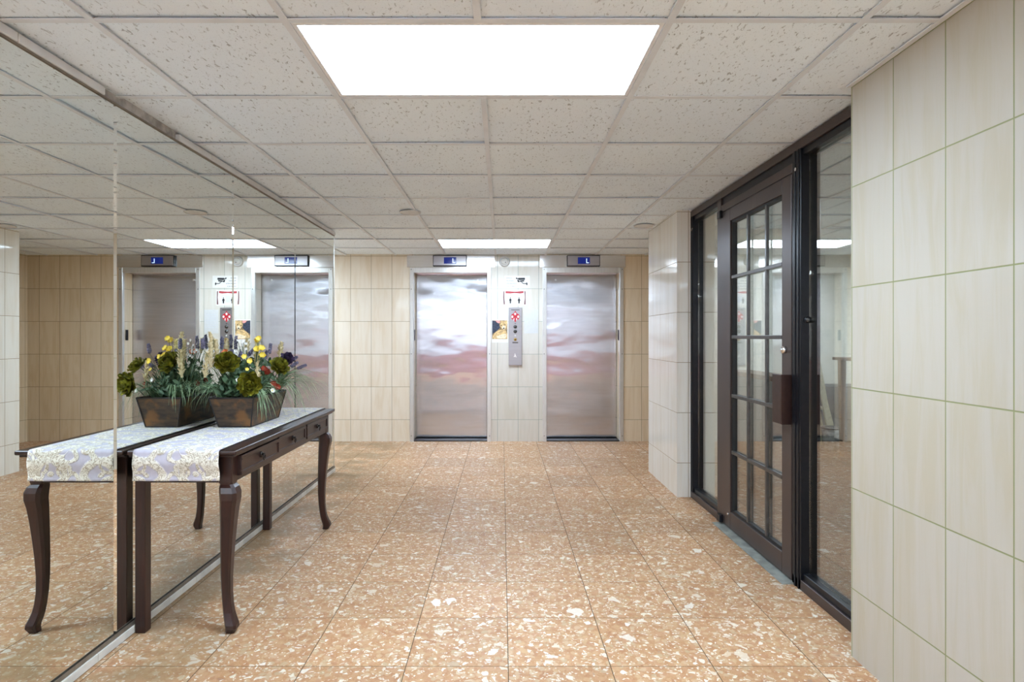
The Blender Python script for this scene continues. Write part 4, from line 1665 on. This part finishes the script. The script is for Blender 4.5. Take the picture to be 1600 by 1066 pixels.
# foliage and grasses
for k, (x, y, z, cnt) in enumerate(((-1.46, 3.16, 0.98, 70), (-1.36, 3.18, 0.98, 60), (-1.40, 3.30, 1.02, 80), (-1.44, 3.42, 1.0, 70), (-1.35, 3.44, 0.99, 60), (-1.41, 3.24, 1.06, 50), (-1.40, 3.38, 1.08, 50))):
    leafy(Vector((x, y, z)), cnt, 120 + k)
grass(Vector((-1.34, 3.19, 0.95)), 34, 0.02, 0.21, 0.12, 0.22, 140, -0.9, 0.9, w=0.003)
grass(Vector((-1.31, 3.22, 0.955)), 16, 0.02, 0.07, 0.05, 0.26, 141, -1.3, 0.6, w=0.0028)
grass(Vector((-1.33, 3.48, 0.95)), 60, 0.02, 0.34, 0.16, 0.24, 142, -0.5, 1.5, w=0.0036)
grass(Vector((-1.47, 3.13, 0.95)), 34, 0.02, 0.20, 0.13, 0.17, 143, -3.5, -1.75, w=0.0028)
grass(Vector((-1.48, 3.24, 0.95)), 34, 0.02, 0.12, 0.20, 0.10, 144, 1.7, 4.4)
grass(Vector((-1.48, 3.40, 0.95)), 44, 0.02, 0.14, 0.18, 0.16, 145, 1.2, 4.6)
grass(Vector((-1.40, 3.31, 0.97)), 40, 0.04, 0.10, 0.20, 0.02, 146)

# ------------------------------------------------------------------ what shows through the glass
t = thing('reception_counter', 'brown topped grey counter standing in the dim room behind the glass door', 'counter', (2.21, 5.07, 0))
bm = B()
box(bm, 2.12, 2.30, 4.66, 5.54, 0.004, 0.93, 0.003, 1)
obj('counter_body', bm, 'grey_paint', t)
bm = B()
box(bm, 2.09, 2.32, 4.62, 5.555, 0.93, 0.97, 0.005, 2)
obj('counter_top', bm, 'oak', t)
t = thing('low_cabinet', 'dark grey low cabinet at the back of the room behind the fixed glass pane', 'cabinet', (3.9, 7.35, 0))
bm = B()
box(bm, 3.0, 4.75, 7.15, 7.6, 0.03, 0.68, 0.004, 1)
obj('cabinet_body', bm, 'grey_paint', t)
bm = B()
for x in (3.03, 3.61, 4.19):
    box(bm, x, x + 0.55, 7.132, 7.15, 0.06, 0.65, 0.003, 1)
obj('door_fronts', bm, 'grey_paint', t)
bm = B()
box(bm, 3.02, 4.73, 7.18, 7.58, 0.0, 0.03)
obj('plinth', bm, 'black', t)
t = thing('step_ladder', 'pale folded step ladder leaning behind the fixed glass pane', 'ladder', (3.76, 6.9, 0.0))


def slat(bm, a, b_, w, th):
    a, b_ = Vector(a), Vector(b_)
    d = (b_ - a).normalized()
    sx = Vector((0, 1, 0)).cross(d).normalized()
    vs = []
    for p in (a, b_):
        for i, j in ((-1, -1), (1, -1), (1, 1), (-1, 1)):
            vs.append(bm.verts.new(p + sx * (w * i / 2) + Vector((0, th * j / 2, 0))))
    for f in ((0, 1, 2, 3), (7, 6, 5, 4), (0, 4, 5, 1), (1, 5, 6, 2), (2, 6, 7, 3), (3, 7, 4, 0)):
        bm.faces.new([vs[i] for i in f])


for k, y in enumerate((6.84, 7.04)):
    bm = B()
    slat(bm, (3.80, y, 0.0), (3.63, y + 0.02, 1.0), 0.06, 0.03)
    obj('rail', bm, 'ladder', t)
for k, s_ in enumerate((0.2, 0.45, 0.7)):
    bm = B()
    x = 3.80 - 0.17 * s_
    box(bm, x - 0.045, x + 0.045, 6.856, 7.045, s_ - 0.012, s_ + 0.012, 0.003, 1)
    obj('tread', bm, 'ladder', t)
bm = B()
slat(bm, (3.90, 6.94, 0.0), (3.70, 6.96, 0.82), 0.045, 0.03)
obj('rear_support', bm, 'ladder', t)
t = thing('wrapped_bucket', 'grey bucket wrapped in plastic on the floor in front of the step ladder', 'bucket', (3.70, 6.66, 0))
bm = B()
cyl(bm, (3.70, 6.66, 0.13), (0, 0, 1), 0.095, 0.26, 22, 0.12)
obj('bucket_body', bm, 'plastic_wrap', t, True)
bm = B()
torus(bm, (3.70, 6.66, 0.262), (0, 0, 1), 0.12, 0.008, 24, 8)
obj('bucket_rim', bm, 'grey_paint', t, True)
t = thing('bar_table', 'tall brown wooden table at the right edge of the fixed glass pane', 'table', (3.9, 6.2, 0))
bm = B()
box(bm, 3.56, 4.26, 5.98, 6.42, 1.03, 1.06, 0.004, 2)
obj('table_top', bm, 'oak', t)
for x in (3.63, 4.19):
    for y in (6.04, 6.36):
        bm = B()
        q = box(bm, x - 0.03, x + 0.03, y - 0.03, y + 0.03, 0.0, 1.03)
        for v in q:
            if v.co.z < 0.1:
                v.co.x = x + (v.co.x - x) * 0.55
                v.co.y = y + (v.co.y - y) * 0.55
        obj('leg', bm, 'oak', t)

# ------------------------------------------------------------------ light
w = bpy.data.worlds.new('sky')
S.world = w
w.use_nodes = True
bg = w.node_tree.nodes['Background']
bg.inputs[0].default_value = (0.80, 0.86, 1.0, 1)
bg.inputs[1].default_value = 0.68


# ------------------------------------------------------------------ camera and view
cam = bpy.data.cameras.new('camera')
cam.sensor_width = 36.0
cam.lens = F / 1600.0 * 36.0
cam.shift_x = (800 - VX) / 1600.0
cam.shift_y = (VY - 533) / 1600.0
cam.clip_start = 0.05
co = bpy.data.objects.new('camera', cam)
co.location = (0, 0, CAM_H)
co.rotation_euler = (PI / 2, 0, 0)
COL.objects.link(co)
S.camera = co
S.view_settings.view_transform = 'Standard'
S.view_settings.look = 'None'
S.view_settings.gamma = 1.0
S.view_settings.use_curve_mapping = False
S.view_settings.exposure = 2.02
S.cycles.use_denoising = True
S.cycles.max_bounces = 14
S.cycles.diffuse_bounces = 6
S.cycles.glossy_bounces = 8
S.cycles.transparent_max_bounces = 12
S.cycles.sample_clamp_indirect = 6.0
